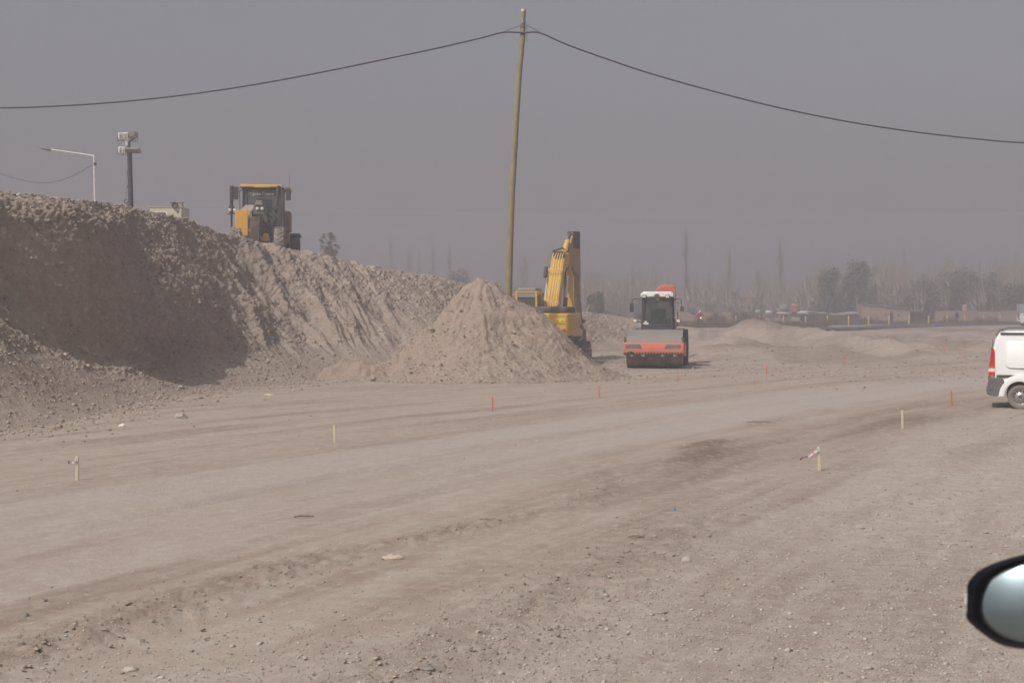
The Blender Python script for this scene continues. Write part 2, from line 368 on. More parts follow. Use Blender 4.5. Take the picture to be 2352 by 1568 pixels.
    rough = rough*(1-.55*sm((S2-1.5)/1)*sm((5.2-S2)/.8)*sm((tt-.3)/.15)*sm((.84-tt)/.08))*(1-.3*sm((S2-5)/1))
    flatp = sm((tt-1.05)/.2)
    far = (1-.45*sm((S2-8.5)/1.5))*(1-.5*sm((S2-2)/1)*sm((6.6-S2)/1.2)); d = (fins+fins2)*far*(1-.7*lower)+(c1+c2+c3)*rough*(1-.7*flatp)
    d = d*sm((tt+.02)/.05)*(1-.45*sm((tt-.86)/.1))
    G = G+N*d[..., None]
    V = G.reshape(-1, 3); Fc = grid_faces(len(s), n2)
    o = np_obj('embankment', V, Fc, M_bank, smooth=False); tag(o, 'long raised earth bank of rough brown soil with a dug out shadowed face', kind='structure')
    return G
BG = build_bank()

# ------------------------------------------------------------ loose dirt mound in front of the digger
def mound_h(x, y, cx=-1.15, cy=46.3, hp=3.5):
    dx, dy = x-cx, y-cy; r = np.hypot(dx, dy); a = np.arctan2(dy, dx)
    Rr = 4.75+.35*np.cos(a)-.15*np.cos(2*a+.6)+.55*sm((-dy)/4)+.25*vn(np.cos(a)*2+5, np.sin(a)*2, s=80)
    q = r/Rr; rt = sm((dx*.9+dy*.35)/2.2)     # right flank bulges, left flank is concave
    left = np.interp(q, [0, .12, .25, .42, .6, .8, 1, 1.25], [1, .93, .76, .52, .36, .17, .04, -.08])
    right = np.interp(q, [0, .12, .23, .44, .58, .71, .82, .95, 1.25], [1, .93, .82, .64, .46, .25, .12, .02, -.08])
    return hp*(left*(1-rt)+right*rt)
def build_mound():
    nx, ny = 330, 300; x = np.linspace(-7.2, 5, nx); y = np.linspace(40, 52.5, ny); X, Y = np.meshgrid(x, y, indexing='ij')
    Z = mound_h(X, Y); k = sm((Z+.1)/.5); a = np.arctan2(Y-46.3, X+1.15)
    Z = Z-.16*np.abs(fbm(a*5+8, np.hypot(X+1.15, Y-46.3)*.35, o=3, s=82))*k*sm(np.hypot(X+1.15, Y-46.3)/1.2)
    Z = Z+k*(.15*fbm(X*1.1, Y*1.1, Z, o=4, s=83)+.05*fbm(X*6.5, Y*6.5, Z*4, o=3, s=84, g=.65)+.018*fbm(X*14, Y*14, o=2, s=85))
    # little slump terrace on the camera side
    Z = Z+.16*np.exp(-((Z-2.0)/.22)**2)*sm((46-Y)/1.5)*k
    o = np_obj('dirt_mound', np.stack([X, Y, Z], 2).reshape(-1, 3), grid_faces(nx, ny), M_mound)
    tag(o, 'tall pointed heap of loose reddish brown dirt in front of the excavator', 'dirt pile')
    return Z
MZ = build_mound()
# low spoil ridge at the foot of the bank, left of the mound
def small_heap(name, px, py, d, w, h, dep, seed, label):
    p = P(px, HY+CH*F/d, d); n = 90; x = np.linspace(-w, w, n); y = np.linspace(-dep, dep, 60); X, Y = np.meshgrid(x, y, indexing='ij')
    q = np.sqrt((X/w)**2+(Y/dep)**2); Z = h*(sm((1-q)*1.5))*(.75+.5*vn(X*1.6+seed, Y*1.6))+sm((1-q)*3)*(.10*np.abs(fbm(X*4, Y*4, s=seed))+.05*fbm(X*2, Y*2, s=seed+1))-.05
    o = np_obj(name, np.stack([X+p.x, Y+p.y, Z], 2).reshape(-1, 3), grid_faces(n, 60), M_mound); return tag(o, label, 'dirt pile')
small_heap('dirt_mound', 830, 850, 43.8, 1.9, .52, 1.1, 91, 'low crumbly spoil heap at the foot of the bank left of the tall mound')

# ------------------------------------------------------------ gravel, clods
def scatter():
    n = 110000
    # near gravel: even in (column, 1/distance)
    px = RS.uniform(-60, 2412, n); inv = RS.uniform(1/60, 1/7.0, n)**1.0; d = 1/inv
    x = (px-CX)/F*d; y = d; v = x-lane_x(y)
    dens = .06+.75*sm((v-3)/4)+.35*sm((10.5-y)/2.5)-.0*v; dens = dens*(.5+.6*sm(fbm(x*.3, y*.25, s=101)+.5))
    dens = np.where(np.exp(-((v+1)/2.4)**4) > .4, dens*.25, dens)
    k = RS.uniform(0, 1, n) < dens; x, y = x[k], y[k]
    S = np.clip(RS.lognormal(-5.6, .5, len(x)), .0025, .02)*(1+y/30.)
    stones('gravel', x, y, zg(x, y), S, M_stone, 5)['kind'] = 'stuff'
    # clods on the broken crust
    n = 11000; px = RS.uniform(-40, 2390, n); d = 1/RS.uniform(1/36, 1/7.5, n); x = (px-CX)/F*d; y = d
    k = RS.uniform(0, 1, n) < crust(x, y)*1.3; x, y = x[k], y[k]
    S = np.clip(RS.lognormal(-4.95, .5, len(x)), .005, .028)
    stones('dirt_clods', x, y, zg(x, y)+.01, S, M_clod, 6, .4)['kind'] = 'stuff'
    # stones on bank and mound
    Gf = BG.reshape(-1, 3); sel = Gf[RS.randint(0, len(Gf), 40000)]; sel = sel[(sel[:, 1] > 24) & (sel[:, 1] < 80)]
    S = np.clip(RS.lognormal(-3.85, .5, len(sel)), .012, .09)
    stones('bank_rubble', sel[:, 0], sel[:, 1], sel[:, 2]-.01, S, M_clod, 7, .75)['kind'] = 'stuff'
    x = RS.uniform(-6.8, 4.2, 5200); y = RS.uniform(40.3, 51, 5200); z = mound_h(x, y); k = z > -.1; x, y, z = x[k], y[k], z[k]
    S = np.clip(RS.lognormal(-4.0, .45, len(x)), .01, .08)
    stones('mound_rubble', x, y, np.maximum(z, 0)+.02, S, M_clod, 8, .75)['kind'] = 'stuff'
    # toe rubble line along the foot of the bank and mid distance
    n = 5000; t = RS.uniform(1.5, 10.5, n); T = cr(np.array([a for a, b, c in ST], float), t); x = T[:, 0]+RS.exponential(.7, n)-.5; y = T[:, 1]-RS.exponential(.7, n)+.5
    S = np.clip(RS.lognormal(-4.35, .6, n), .008, .10)
    stones('toe_rubble', x, y, zg(x, y), S, M_clod, 9, .75)['kind'] = 'stuff'
    n = 3500; px = RS.uniform(1330, 2360, n); d = 1/RS.uniform(1/110, 1/43, n)+RS.normal(0, 3, n); x = (px-CX)/F*d; S = np.clip(RS.lognormal(-3.8, .5, n), .015, .12)
    stones('rubble', x, d, zg(x, d), S, M_clod, 10, .7)['kind'] = 'stuff'
scatter()
# ------------------------------------------------------------ paints
YEL = mat('digger_yellow', (.76, .45, .05), .45, var=.08, vs=2, dust=.2, coat=.15)
YEL2 = mat('grader_yellow', (.78, .40, .04), .45, var=.06, vs=2, dust=.22)
ORG = mat('roller_orange', (.70, .12, .05), .55, var=.1, vs=2, dust=.45)
DARK = mat('dark_grey_metal', (.035, .036, .04), .6, var=.15, dust=.22)
BLACK = mat('black_rubber', (.022, .021, .021), .85, var=.1, dust=.3, bump=.4)
DUSTY = mat('dusty_rubber', (.06, .055, .05), .95, var=.1, dust=.9, bump=.4)
GREY = mat('light_grey_metal', (.30, .29, .28), .6, var=.1, dust=.5)
STEEL = mat('bright_steel', (.55, .56, .58), .3, metal=.8, var=.05)
WHITE = mat('white_paint', (.75, .74, .72), .4, var=.03, dust=.12, coat=.2)
LENS = mat('clear_lens', (.75, .77, .8), .12, var=.05, spec=.8, coat=.6)
REDL = mat('red_lens', (.55, .02, .015), .25, var=.05, spec=.6, coat=.5)
AMB = mat('amber_lens', (.95, .22, .02), .25, var=.03, spec=.6, coat=.5)
BROWN = mat('brown_panel', (.20, .115, .075), .6, var=.1, dust=.4)
WOOD = mat('weathered_pole_wood', (.32, .255, .145), .85, var=.22, vs=3, bump=.5)
PALEW = mat('fresh_sawn_wood', (.64, .55, .41), .8, var=.1, vs=20)
REDP = mat('orange_red_stake_paint', (.62, .15, .08), .7, var=.1, vs=15)
CREAM = mat('cream_paint', (.60, .56, .42), .5, var=.05, dust=.12)
BLUE = mat('blue_plastic', (.06, .09, .24), .5, var=.1, dust=.2)
def glass(name, col, alpha=.45, rough=.08):
    m = bpy.data.materials.new(name); m.use_nodes = True; b = m.node_tree.nodes['Principled BSDF']
    b.inputs['Base Color'].default_value = (*col, 1); b.inputs['Roughness'].default_value = rough; b.inputs['Specular IOR Level'].default_value = .7
    b.inputs['Alpha'].default_value = alpha; return m
GLASS = glass('cab_glass', (.06, .085, .075), .55)

def tyre(mb, c, R_, w_, axis='x', lug=True, n=48):
    """tractor style tyre carcass with chevron lugs, axle along x"""
    h = w_/2
    mb.lathe([(-h*.9, R_*.55), (-h, R_*.70), (-h*.98, R_*.88), (-h*.80, R_*.965), (h*.80, R_*.965), (h*.98, R_*.88), (h, R_*.70), (h*.9, R_*.55)], c, axis, n)
    if lug:
        k = 22
        for i in range(k):
            for sgn in (-1, 1):
                a = 2*math.pi*(i+(.25 if sgn > 0 else -.25))/k
                p = Vector(c)+Vector((sgn*h*.96, math.cos(a)*R_*.93, math.sin(a)*R_*.93)); a2 = a+.16
                q = Vector(c)+Vector((sgn*.03, math.cos(a2)*R_*.985, math.sin(a2)*R_*.985))
                mb.bar(p, q, R_*.075, R_*.07, up=(0, math.cos(a), math.sin(a)))
def rim(mb, c, R_, w_, n=32, side=-1):
    h = w_/2*side
    mb.lathe([(h*.75, R_*.56), (h*.70, R_*.50), (h*.25, R_*.44), (h*.2, R_*.2), (h*.4, R_*.16), (h*.42, .001)], c, 'x', n)

# ------------------------------------------------------------ soil compactor (roller)
def make_roller():
    t = thing('road_roller', 'dusty orange soil compactor roller facing the camera beside the dirt mound', 'road roller', (5.66, 51.2, 0), -R(10.5))
    # drum
    mb = MB(); mb.lathe([(-1.05, .001), (-1.05, .55), (-1.06, .74), (1.06, .74), (1.05, .55), (1.05, .001)], (0, .78, .74), 'x', 64); mb.build('drum', GREY if 0 else mat('drum_steel', (.09, .075, .065), .6, metal=.3, var=.15, dust=.6), t)
    # front frame: lower orange bumper beam and side arms
    mb = MB(); mb.prism([(-.16, .60), (-.10, .56), (-.02, .56), (-.02, 1.0), (-.12, 1.04), (-.16, .98)], -1.16, 1.16, 'x')
    fr = mb.build('front_frame', ORG, t, .015)
    mb = MB()
    for sx in (-1, 1): mb.prism([(-.10, .55), (1.9, .42), (1.9, .86), (1.3, 1.0), (-.02, 1.06)], sx*1.16-(0 if sx < 0 else .07), sx*1.16+(.07 if sx < 0 else 0), 'x')
    mb.box(-1.0, 1.0, 1.75, 1.9, .5, 1.0); mb.build('drum_yoke', ORG, t, .01)
    # sloping dusty cover plate
    mb = MB(); mb.prism([(-.13, 1.03), (-.11, 1.06), (.55, 1.50), (1.25, 1.52), (1.25, 1.46), (.57, 1.44)], -1.03, 1.10, 'x'); mb.build('deck_plate', mat('dusty_steel_plate', (.20, .185, .175), .8, var=.18, vs=1.6, dust=.55), t, .01)
    for sx, a in ((-1, 0), (1, 0)):
        m2 = MB(); o = .0
        pl = [(-1.07, .80), (-1.07, .965), (-.50, .965), (-.42, .80)] if sx < 0 else [(.42, .80), (.50, .955), (1.05, .955), (1.05, .80)]
        m2.prism([(p[0], p[1]) for p in pl][::-1], -.178, -.158, 'y') if 0 else m2.add([(p[0], -.166, p[1]) for p in pl]+[(p[0], -.150, p[1]) for p in pl], [(0, 1, 2, 3), (7, 6, 5, 4), (0, 4, 5, 1), (1, 5, 6, 2), (2, 6, 7, 3), (3, 7, 4, 0)])
        m2.build('grille_inset', mat('inset_grey', (.13, .125, .12), .8, var=.1, dust=.4), t)
    m2 = MB()
    for i in range(20):
        x = -1.08+i*.113; m2.box(x-.030, x+.030, -.19, -.13, .565, .66)
    m2.box(-1.1, 1.1, -.15, -.125, .575, .60)
    m2.build('scraper_teeth', DARK, t)
    m2 = MB()
    for x in (-.82, -.38, .36, .82):
        m2 = MB(); m2.ball((x, -.14, .52), .055); m2.tube([(x-.08, -.13, .56), (x, -.17, .50), (x+.09, -.13, .55)], .02, 6); m2.build('scraper_bracket', GREY, t)
    m2 = MB(); m2.tube([(-1.02, -.2, .62), (-.85, -.24, .68), (-.75, -.18, .62)], .03, 6); m2.build('hose', DARK, t)
    for sx in (-1, 1):
        m2 = MB(); m2.prism([(-.05, 1.03), (.18, 1.03), (.02, 1.24)], sx*1.1-.04, sx*1.1+.04, 'x'); m2.build('lifting_eye', DARK, t)
    # cab
    cy0, cy1 = 1.9, 3.15; z0, z1 = 1.35, 2.86
    m2 = MB()
    for x, y in ((-.60, cy0), (.60, cy0), (-.60, cy1), (.60, cy1)): m2.bar((x, y, z0), (x*.93, y+(.05 if y < 2.5 else 0), z1), .085, .085)
    m2.box(-.62, .62, cy0-.03, cy1, 1.25, 1.66); m2.box(-.58, .58, cy0-.04, cy0+.02, 1.66, 1.72); m2.build('cab_frame', DARK, t, .01)
    m2 = MB(); m2.add([(-.56, cy0+.02, 1.7), (.56, cy0+.02, 1.7), (.52, cy0+.05, 2.84), (-.52, cy0+.05, 2.84)], [(0, 1, 2, 3)]); ws = m2.build('windscreen', GLASS, t)
    m2 = MB(); m2.box(-.575, -.34, cy0-.012, cy0, 1.705, 1.80); m2.box(-.50, -.40, cy0-.012, cy0, 1.80, 1.86); m2.build('paper_notice', WHITE, ws)
    m2 = MB(); m2.box(-.05, .07, cy0+.01, cy0+.022, 2.70, 2.78); m2.build('sticker', mat('sticker_teal', (.35, .5, .48), .6), ws)
    for sx in (-1, 1):
        m2 = MB(); m2.add([(sx*.60, cy0+.08, 1.7), (sx*.60, cy1-.05, 1.7), (sx*.56, cy1-.05, 2.82), (sx*.56, cy0+.1, 2.82)], [(0, 1, 2, 3)]); m2.build('side_window', GLASS, t)
    m2 = MB(); m2.add([(-.56, cy1-.02, 1.7), (.56, cy1-.02, 1.7), (.52, cy1-.02, 2.84), (-.52, cy1-.02, 2.84)], [(0, 1, 2, 3)]); m2.build('rear_window', GLASS, t)
    m2 = MB(); m2.box(-.30, .30, 2.55, 2.7, 1.6, 2.35); m2.box(-.32, .32, 2.2, 2.65, 1.5, 1.75); m2.tube([(0, 2.1, 1.6), (0, 2.02, 1.95)], .03, 6); m2.lathe([(-.015, .19), (.015, .19), (.015, .15), (-.015, .15), (-.015, .19)], (0, 2.02, 1.97), 'y', 20); m2.build('driver_seat', BLACK, t, .02)
    m2 = MB(); m2.box(-.66, .66, cy0-.12, cy1+.1, 2.84, 3.0, top=(.97, .97)); m2.box(-.60, .60, cy0-.02, cy1, 3.0, 3.06, top=(.93, .93)); rf = m2.build('cab_roof', WHITE, t, .025)
    for x in (-.50, .42):
        m2 = MB(); m2.box(x-.09, x+.09, cy0-.22, cy0-.11, 2.79, 2.92); lp = m2.build('work_lamp', DARK, rf, .01)
        m2 = MB(); m2.box(x-.065, x+.065, cy0-.232, cy0-.221, 2.81, 2.9); m2.build('lamp_lens', LENS, lp)
    m2 = MB(); m2.add([(-.14, cy0-.13, 2.86), (.14, cy0-.13, 2.86), (.06, cy0-.13, 2.97), (-.03, cy0-.13, 2.97)], [(0, 1, 2, 3)]); m2.build('roof_badge', mat('badge_grey', (.12, .12, .13), .5), rf)
    # mirrors
    for sx, X in ((-1, -.98), (1, .98)):
        m2 = MB(); m2.tube([(sx*.62, cy0, 2.74), (sx*.9, cy0-.1, 2.77), (X, cy0-.12, 2.70), (X, cy0-.12, 2.3)], .018, 6)
        if sx < 0: m2.box(X-.10, X+.06, cy0-.16, cy0-.10, 2.22, 2.60)
        else: m2.tube([(sx*.62, cy0, 2.62), (X, cy0-.12, 2.60)], .014, 6); m2.box(X-.05, X+.09, cy0-.16, cy0-.10, 2.26, 2.46)
        m2.build('side_mirror', DARK, t, .012)
        lx = sx*.86; m2 = MB(); m2.tube([(sx*.60, cy0, 1.80), (lx, cy0-.1, 1.84)], .018, 6); m2.box(lx-.08, lx+.08, cy0-.20, cy0-.08, 1.80, 1.94); hl = m2.build('headlight', DARK, t, .012)
        m2 = MB(); m2.box(lx-.065, lx+.065, cy0-.212, cy0-.201, 1.82, 1.93); m2.build('lamp_lens', LENS, hl)
        m2 = MB(); m2.box(lx+sx*.085-.035, lx+sx*.085+.035, cy0-.19, cy0-.08, 1.81, 1.93); m2.build('turn_signal', AMB if sx < 0 else REDL, hl, .008)
    m2 = MB(); m2.tube([(.62, cy0+.3, 2.18), (.80, cy0+.3, 2.2), (.80, cy0+.3, 1.66), (.62, cy0+.3, 1.66)], .018, 6); m2.build('grab_rail', DARK, t)
    # articulation, rear body, engine hood, open lid
    m2 = MB(); m2.box(-.25, .25, 1.85, 2.2, .5, .9); m2.box(-.75, .75, 2.1, 5.2, .55, 1.35); m2.build('rear_chassis', DARK, t, .02)
    m2 = MB(); m2.box(-.62, .62, 3.3, 5.3, 1.35, 1.95, top=(.9, .96)); m2.build('engine_hood', ORG, t, .05)
    m2 = MB(); pf = [(-.30, 2.9), (-.30, 3.12), (-.22, 3.30), (-.08, 3.44), (.06, 3.50), (.50, 3.50), (.57, 3.45), (.62, 3.2), (.62, 2.9)]
    m2.add([(x, 4.3, z-.12) for x, z in pf]+[(x*.9+.03, 4.75, z-.22) for x, z in pf], [tuple(range(9)), tuple(range(17, 8, -1))]+[(i, i+9, (i+1) % 9+9, (i+1) % 9) for i in range(9)])
    m2.build('raised_hood_lid', ORG, t, .04)
    m2 = MB(); m2.box(-.15, .5, 4.285, 4.299, 2.86, 2.98, top=(.7, 1)); m2.build('hood_vent', DARK, t)
    for x in (-.2, .5): m2 = MB(); m2.bar((x, 4.5, 1.9), (x, 4.5, 3.0), .06); m2.build('lid_strut', DARK, t)
    for sx in (-1, 1):
        m2 = MB(); tyre(m2, (sx*.86, 3.75, .76), .76, .56); wh = m2.build('wheel', BLACK, t)
        m2 = MB(); rim(m2, (sx*.86, 3.75, .76), .76, .56, side=sx); m2.build('rim', ORG, wh)
    t.scale = (1.04, 1.04, 1.02)
    return t
make_roller()

# ------------------------------------------------------------ excavator
def make_excavator():
    t = thing('excavator', 'yellow tracked excavator with folded boom parked behind the dirt mound', 'excavator', (1.62, 57.2, 0), -R(10))
    # undercarriage (slewed a little against the house)
    U = Matrix.Rotation(R(16), 4, 'Z')
    for sx in (-1, 1):
        m2 = MB(); pf = []; L, hh = 2.05, .47
        for k in range(11): a = R(90)-math.pi*k/10; pf.append((L-.45+hh*math.cos(a), hh+hh*math.sin(a)))
        for k in range(11): a = R(270)-math.pi*k/10; pf.append((-L+.45+hh*math.cos(a), hh+hh*math.sin(a)))
        n = len(pf); vs = [U @ Vector((x, p[0], p[1])) for x in (sx*1.0-.0, sx*1.62) for p in pf]
        m2.add(vs, [tuple(range(n)), tuple(range(2*n-1, n-1, -1))]+[(i, i+n, (i+1) % n+n, (i+1) % n) for i in range(n)])
        for i in range(22):   # grousers
            y = -L+.45+i*(2*L-.9)/21
            for z in (-.01, .93): m2.box(sx*1.31-.31, sx*1.31+.31, y-.02, y+.02, z, z+.035, M=U)
        for k in range(9):
            for s2 in (-1, 1):
                a = R(-90)+math.pi*k/8; c = Vector((0, s2*(L-.45+hh*math.cos(a)), hh+hh*math.sin(a))); q = c+Vector((0, s2*math.cos(a)*.04, math.sin(a)*.04))
                p1 = U @ (c+Vector((sx*1.31, 0, 0))); p2 = U @ (q+Vector((sx*1.31, 0, 0))); m2.bar(U @ (q+Vector((sx*1.0, 0, 0))), U @ (q+Vector((sx*1.62, 0, 0))), .04, .05)
        m2.build('track', mat('track_steel', (.07, .06, .055), .8, metal=.2, dust=.5), t)
    m2 = MB(); m2.box(-.7, .7, -.9, .9, .4, .9, M=U); m2.lathe([(0, .001), (0, .62), (.2, .62), (.2, .001)], (0, 0, .88), 'z', 32); m2.build('undercarriage', DARK, t)
    # house: counterweight, side bodies, deck
    m2 = MB(); cw = [(-1.38, -2.45), (-1.2, -2.72), (-.6, -2.86), (.6, -2.86), (1.2, -2.72), (1.38, -2.45), (1.38, -1.75), (-1.38, -1.75)]
    m2.prism(cw, 1.26, 2.22, 'z'); cwt = m2.build('counterweight', YEL, t, .06, 3)
    m2 = MB(); m2.prism([(-1.34, -2.43), (-1.16, -2.66), (-.6, -2.79), (.6, -2.79), (1.16, -2.66), (1.34, -2.43), (1.34, -.9), (-1.34, -.9)], 2.225, 2.50, 'z')
    m2.build('engine_cover', mat('engine_cover_grey', (.055, .058, .06), .6, var=.1, dust=.3), t, .07, 3)
    m2 = MB(); m2.box(.42, 1.36, -1.74, 1.35, 1.20, 2.20); m2.box(-1.36, -.5, -1.74, -.45, 1.2, 2.2); m2.build('side_body', YEL, t, .03)
    m2 = MB(); m2.box(-1.3, 1.3, -2.3, 1.4, 1.04, 1.25); m2.box(-.42, .42, -.9, 1.4, 1.25, 1.75); m2.build('deck', DARK, t, .01)
    m2 = MB(); yy = -2.79
    m2.add([(.70, -2.858, 1.80), (1.12, -2.762, 1.80), (1.12, -2.762, 2.0), (.70, -2.858, 2.0)], [(0, 1, 2, 3)]); st = m2.build('warning_sticker', mat('sticker_yellow', (.85, .75, .03), .5, var=.03), cwt)
    m2 = MB()
    def q(u, v): return (.70+.42*u, -2.862+.096*u-.004, 1.80+.2*v)
    for a, b in (((.12, .2), (.3, .8)), ((.3, .8), (.46, .2)), ((.46, .2), (.12, .2)), ((.58, .35), (.86, .35)), ((.72, .35), (.86, .75)), ((.58, .35), (.66, .5))): m2.bar(q(*a), q(*b), .018, .006)
    m2.build('sticker_symbol', BLACK, st)
    m2 = MB(); m2.add([(.93, -2.815, 1.36), (1.16, -2.755, 1.38), (1.16, -2.755, 1.56), (1.02, -2.79, 1.54)], [(0, 1, 2, 3)]); m2.build('reflector', REDL, cwt)
    # cab at the left
    m2 = MB(); x0, x1, y0, y1, z0, z1 = -1.36, -.45, -.42, 1.35, 1.26, 3.15
    for x in (x0, x1):
        for y in (y0, y1): m2.bar((x, y, z0), (x, y, z1), .09, .09)
    m2.box(x0, x1, y0, y1, 1.26, 2.25); m2.box(x0-.05, x1+.05, y0-.06, y1+.06, z1-.02, z1+.05); m2.build('cab', YEL, t, .02)
    m2 = MB(); m2.box(x0+.02, x1-.02, y0-.02, y1-.1, z1+.05, z1+.2, top=(.95, .95)); m2.build('cab_roof', mat('roof_grey', (.22, .21, .2), .6, dust=.4), t, .05)
    m2 = MB(); m2.box(x0+.05, x1-.05, y0-.045, y0-.02, 2.93, 3.13); m2.build('cab_visor', GREY, t)
    m2 = MB(); m2.box(x0+.06, x1-.06, y0-.01, y0+.005, 2.27, 2.94); m2.build('rear_window', mat('tinted_glass', (.05, .042, .04), .15, var=.05, spec=.6, dust=.3), t)
    m2 = MB(); m2.box(-1.1, -.6, -.2, .2, 2.0, 2.62); m2.build('driver_seat', DARK, t, .06)
    m2 = MB(); m2.box(x1-.01, x1+.01, y0+.12, y1-.1, 2.2, 3.05); m2.box(x0-.01, x0+.01, y0+.12, y1-.1, 2.2, 3.05); m2.build('side_window', GLASS, t)
    for xa in (x0-.04, x1-.06): m2 = MB(); m2.box(xa, xa+.09, y0-.08, y0-.03, 2.3, 3.2); m2.build('cab_rear_trim', YEL, t, .015)
    m2 = MB(); m2.box(-.44, -.30, -.3, .5, 2.2, 3.05); m2.build('air_intake_box', mat('olive_brown_panel', (.24, .15, .04), .6, dust=.3), t, .02)
    # boom
    W = .29
    low = [(.1, 1.55), (.55, 1.5), (1.9, 2.9), (3.05, 4.1), (3.7, 4.35), (5.45, 4.75)]; upp = [(5.65, 5.05), (5.45, 5.2), (3.6, 4.98), (2.75, 4.68), (1.6, 3.55), (.15, 2.0)]
    m2 = MB(); m2.prism([(y, z) for y, z in low+upp], .05-W, .05+W, 'x'); bo = m2.build('boom', YEL, t, .03)
    # hose pipes on its back, with clamps
    m2 = MB()
    for i in range(5):
        x = .05-W+.06+i*.115; pts = [(.0, 1.95), (.25, 2.35), (1.55, 3.68), (2.65, 4.78), (3.0, 4.95), (3.5, 5.06)]
        m2.tube([(x+(.04 if k == 0 else 0), y-.03, z+.07) for k, (y, z) in enumerate(pts)], .028, 8)
    m2.build('hose_pipe', mat('yellow_pipe', (.80, .50, .12), .5, var=.15, vs=8, dust=.25), bo)
    for y, z in ((.55, 2.68), (2.0, 4.16)): m2 = MB(); m2.box(.05-W-.06, .05+W+.06, y-.07, y+.01, z, z+.10); m2.build('pipe_clamp', mat('clamp_yellow', (.75, .48, .2), .5), bo, .01)
    for sx in (-1, 1):   # boom lift cylinders
        m2 = MB(); m2.tube([(.05+sx*.48, .9, 1.5), (.05+sx*.48, 1.95, 2.9)], .10, 14); c = m2.build('boom_cylinder', YEL if sx < 0 else DARK, t)
        m2 = MB(); m2.tube([(.05+sx*.48, 1.95, 2.9), (.05+sx*.48, 2.75, 3.95)], .055, 12); m2.build('piston_rod', STEEL, c)
    m2 = MB(); m2.tube([(.05-.52, 2.3, 3.9), (.05-.52, 2.5, 4.35)], .10, 12); m2.build('work_lamp', DARK, t)
    # arm cylinder on top of the boom
    m2 = MB(); m2.tube([(.22, 3.3, 4.95), (.30, 4.3, 5.66)], .13, 16); ac = m2.build('arm_cylinder', YEL, t)
    m2 = MB(); m2.tube([(.30, 4.3, 5.66), (.38, 4.85, 6.02)], .06, 12); m2.build('piston_rod', mat('blue_steel', (.07, .10, .22), .3, metal=.5), ac)
    m2 = MB(); m2.box(.05-.28, .05+.25, 3.0, 3.5, 4.9, 5.12); m2.tube([(.05-.3, 3.2, 5.15), (.2, 3.4, 5.3), (.36, 3.6, 5.1)], .04, 8); m2.tube([(.3, 3.3, 5.02), (.36, 4.2, 5.2), (.34, 4.9, 5.6)], .035, 8); m2.build('hose_bundle', DARK, t)
    # arm (stick), folded down beyond the boom tip and seen from its shaded side
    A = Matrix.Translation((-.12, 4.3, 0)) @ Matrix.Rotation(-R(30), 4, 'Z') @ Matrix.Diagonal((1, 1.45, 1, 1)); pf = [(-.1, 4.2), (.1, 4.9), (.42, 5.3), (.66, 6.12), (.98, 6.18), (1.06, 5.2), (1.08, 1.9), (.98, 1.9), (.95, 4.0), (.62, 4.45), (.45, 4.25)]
    m2 = MB(); n = len(pf); m2.add([A @ Vector((x, y, z)) for x in (-.16, .16) for y, z in pf], [tuple(range(n)), tuple(range(2*n-1, n-1, -1))]+[(i, i+n, (i+1) % n+n, (i+1) % n) for i in range(n)]); m2.build('arm', mat('arm_yellow_shaded', (.44, .29, .11), .6, var=.15, dust=.4), t, .03)  # machine yellow darkened and dulled: the arm's shade is painted into its colour
    m2 = MB(); m2.box(-.18, .18, .62, 1.02, 5.35, 6.2, M=A); m2.build('arm_head_bracket', mat('rusty_dark', (.085, .06, .05), .7, var=.25, dust=.25), t, .03)
    m2 = MB(); x0, x1, yb = .22, .54, 4.45; pl = [(x0, 1.9), (x1-.02, 1.9), (x1, 4.0), (x1-.12, 4.35), (x1-.22, 4.5), (x0+.02, 4.2)]
    m2.add([(x, yb, z) for x, z in pl]+[(x, yb+.2, z) for x, z in pl], [tuple(range(6)), tuple(range(11, 5, -1))]+[(i, i+6, (i+1) % 6+6, (i+1) % 6) for i in range(6)]); m2.build('arm_side_plate', YEL, t, .03)
    m2 = MB(); m2.box(.0, .13, 5.0, 5.2, 1.8, 4.4); m2.build('bucket_cylinder', DARK, t, .03)
    m2 = MB(); m2.prism([(4.6, .7), (5.2, .15), (5.9, .2), (6.1, .9), (5.7, 1.9), (5.2, 1.9)], -.3, 1.0, 'x'); m2.build('bucket', DARK, t, .03)
    # handrail
    m2 = MB(); m2.tube([(1.28, .4, 2.2), (1.28, .4, 3.08), (1.28, -.25, 3.08), (1.28, -.30, 2.2)], .022, 8); m2.tube([(1.28, .4, 2.75), (1.36, .7, 2.72), (1.42, 1.1, 1.5)], .022, 8); m2.build('grab_rail', DARK, t)
    m2 = MB(); m2.tube([(1.40, -.1, 1.55), (1.62, -.12, 1.6), (1.64, -.12, 1.85)], .018, 6); m2.lathe([(0, .001), (0, .15), (.05, .15), (.08, .1), (.09, .001)], (1.60, -.2, 1.62), 'y', 16); m2.build('side_mirror', GREY, t)
make_excavator()

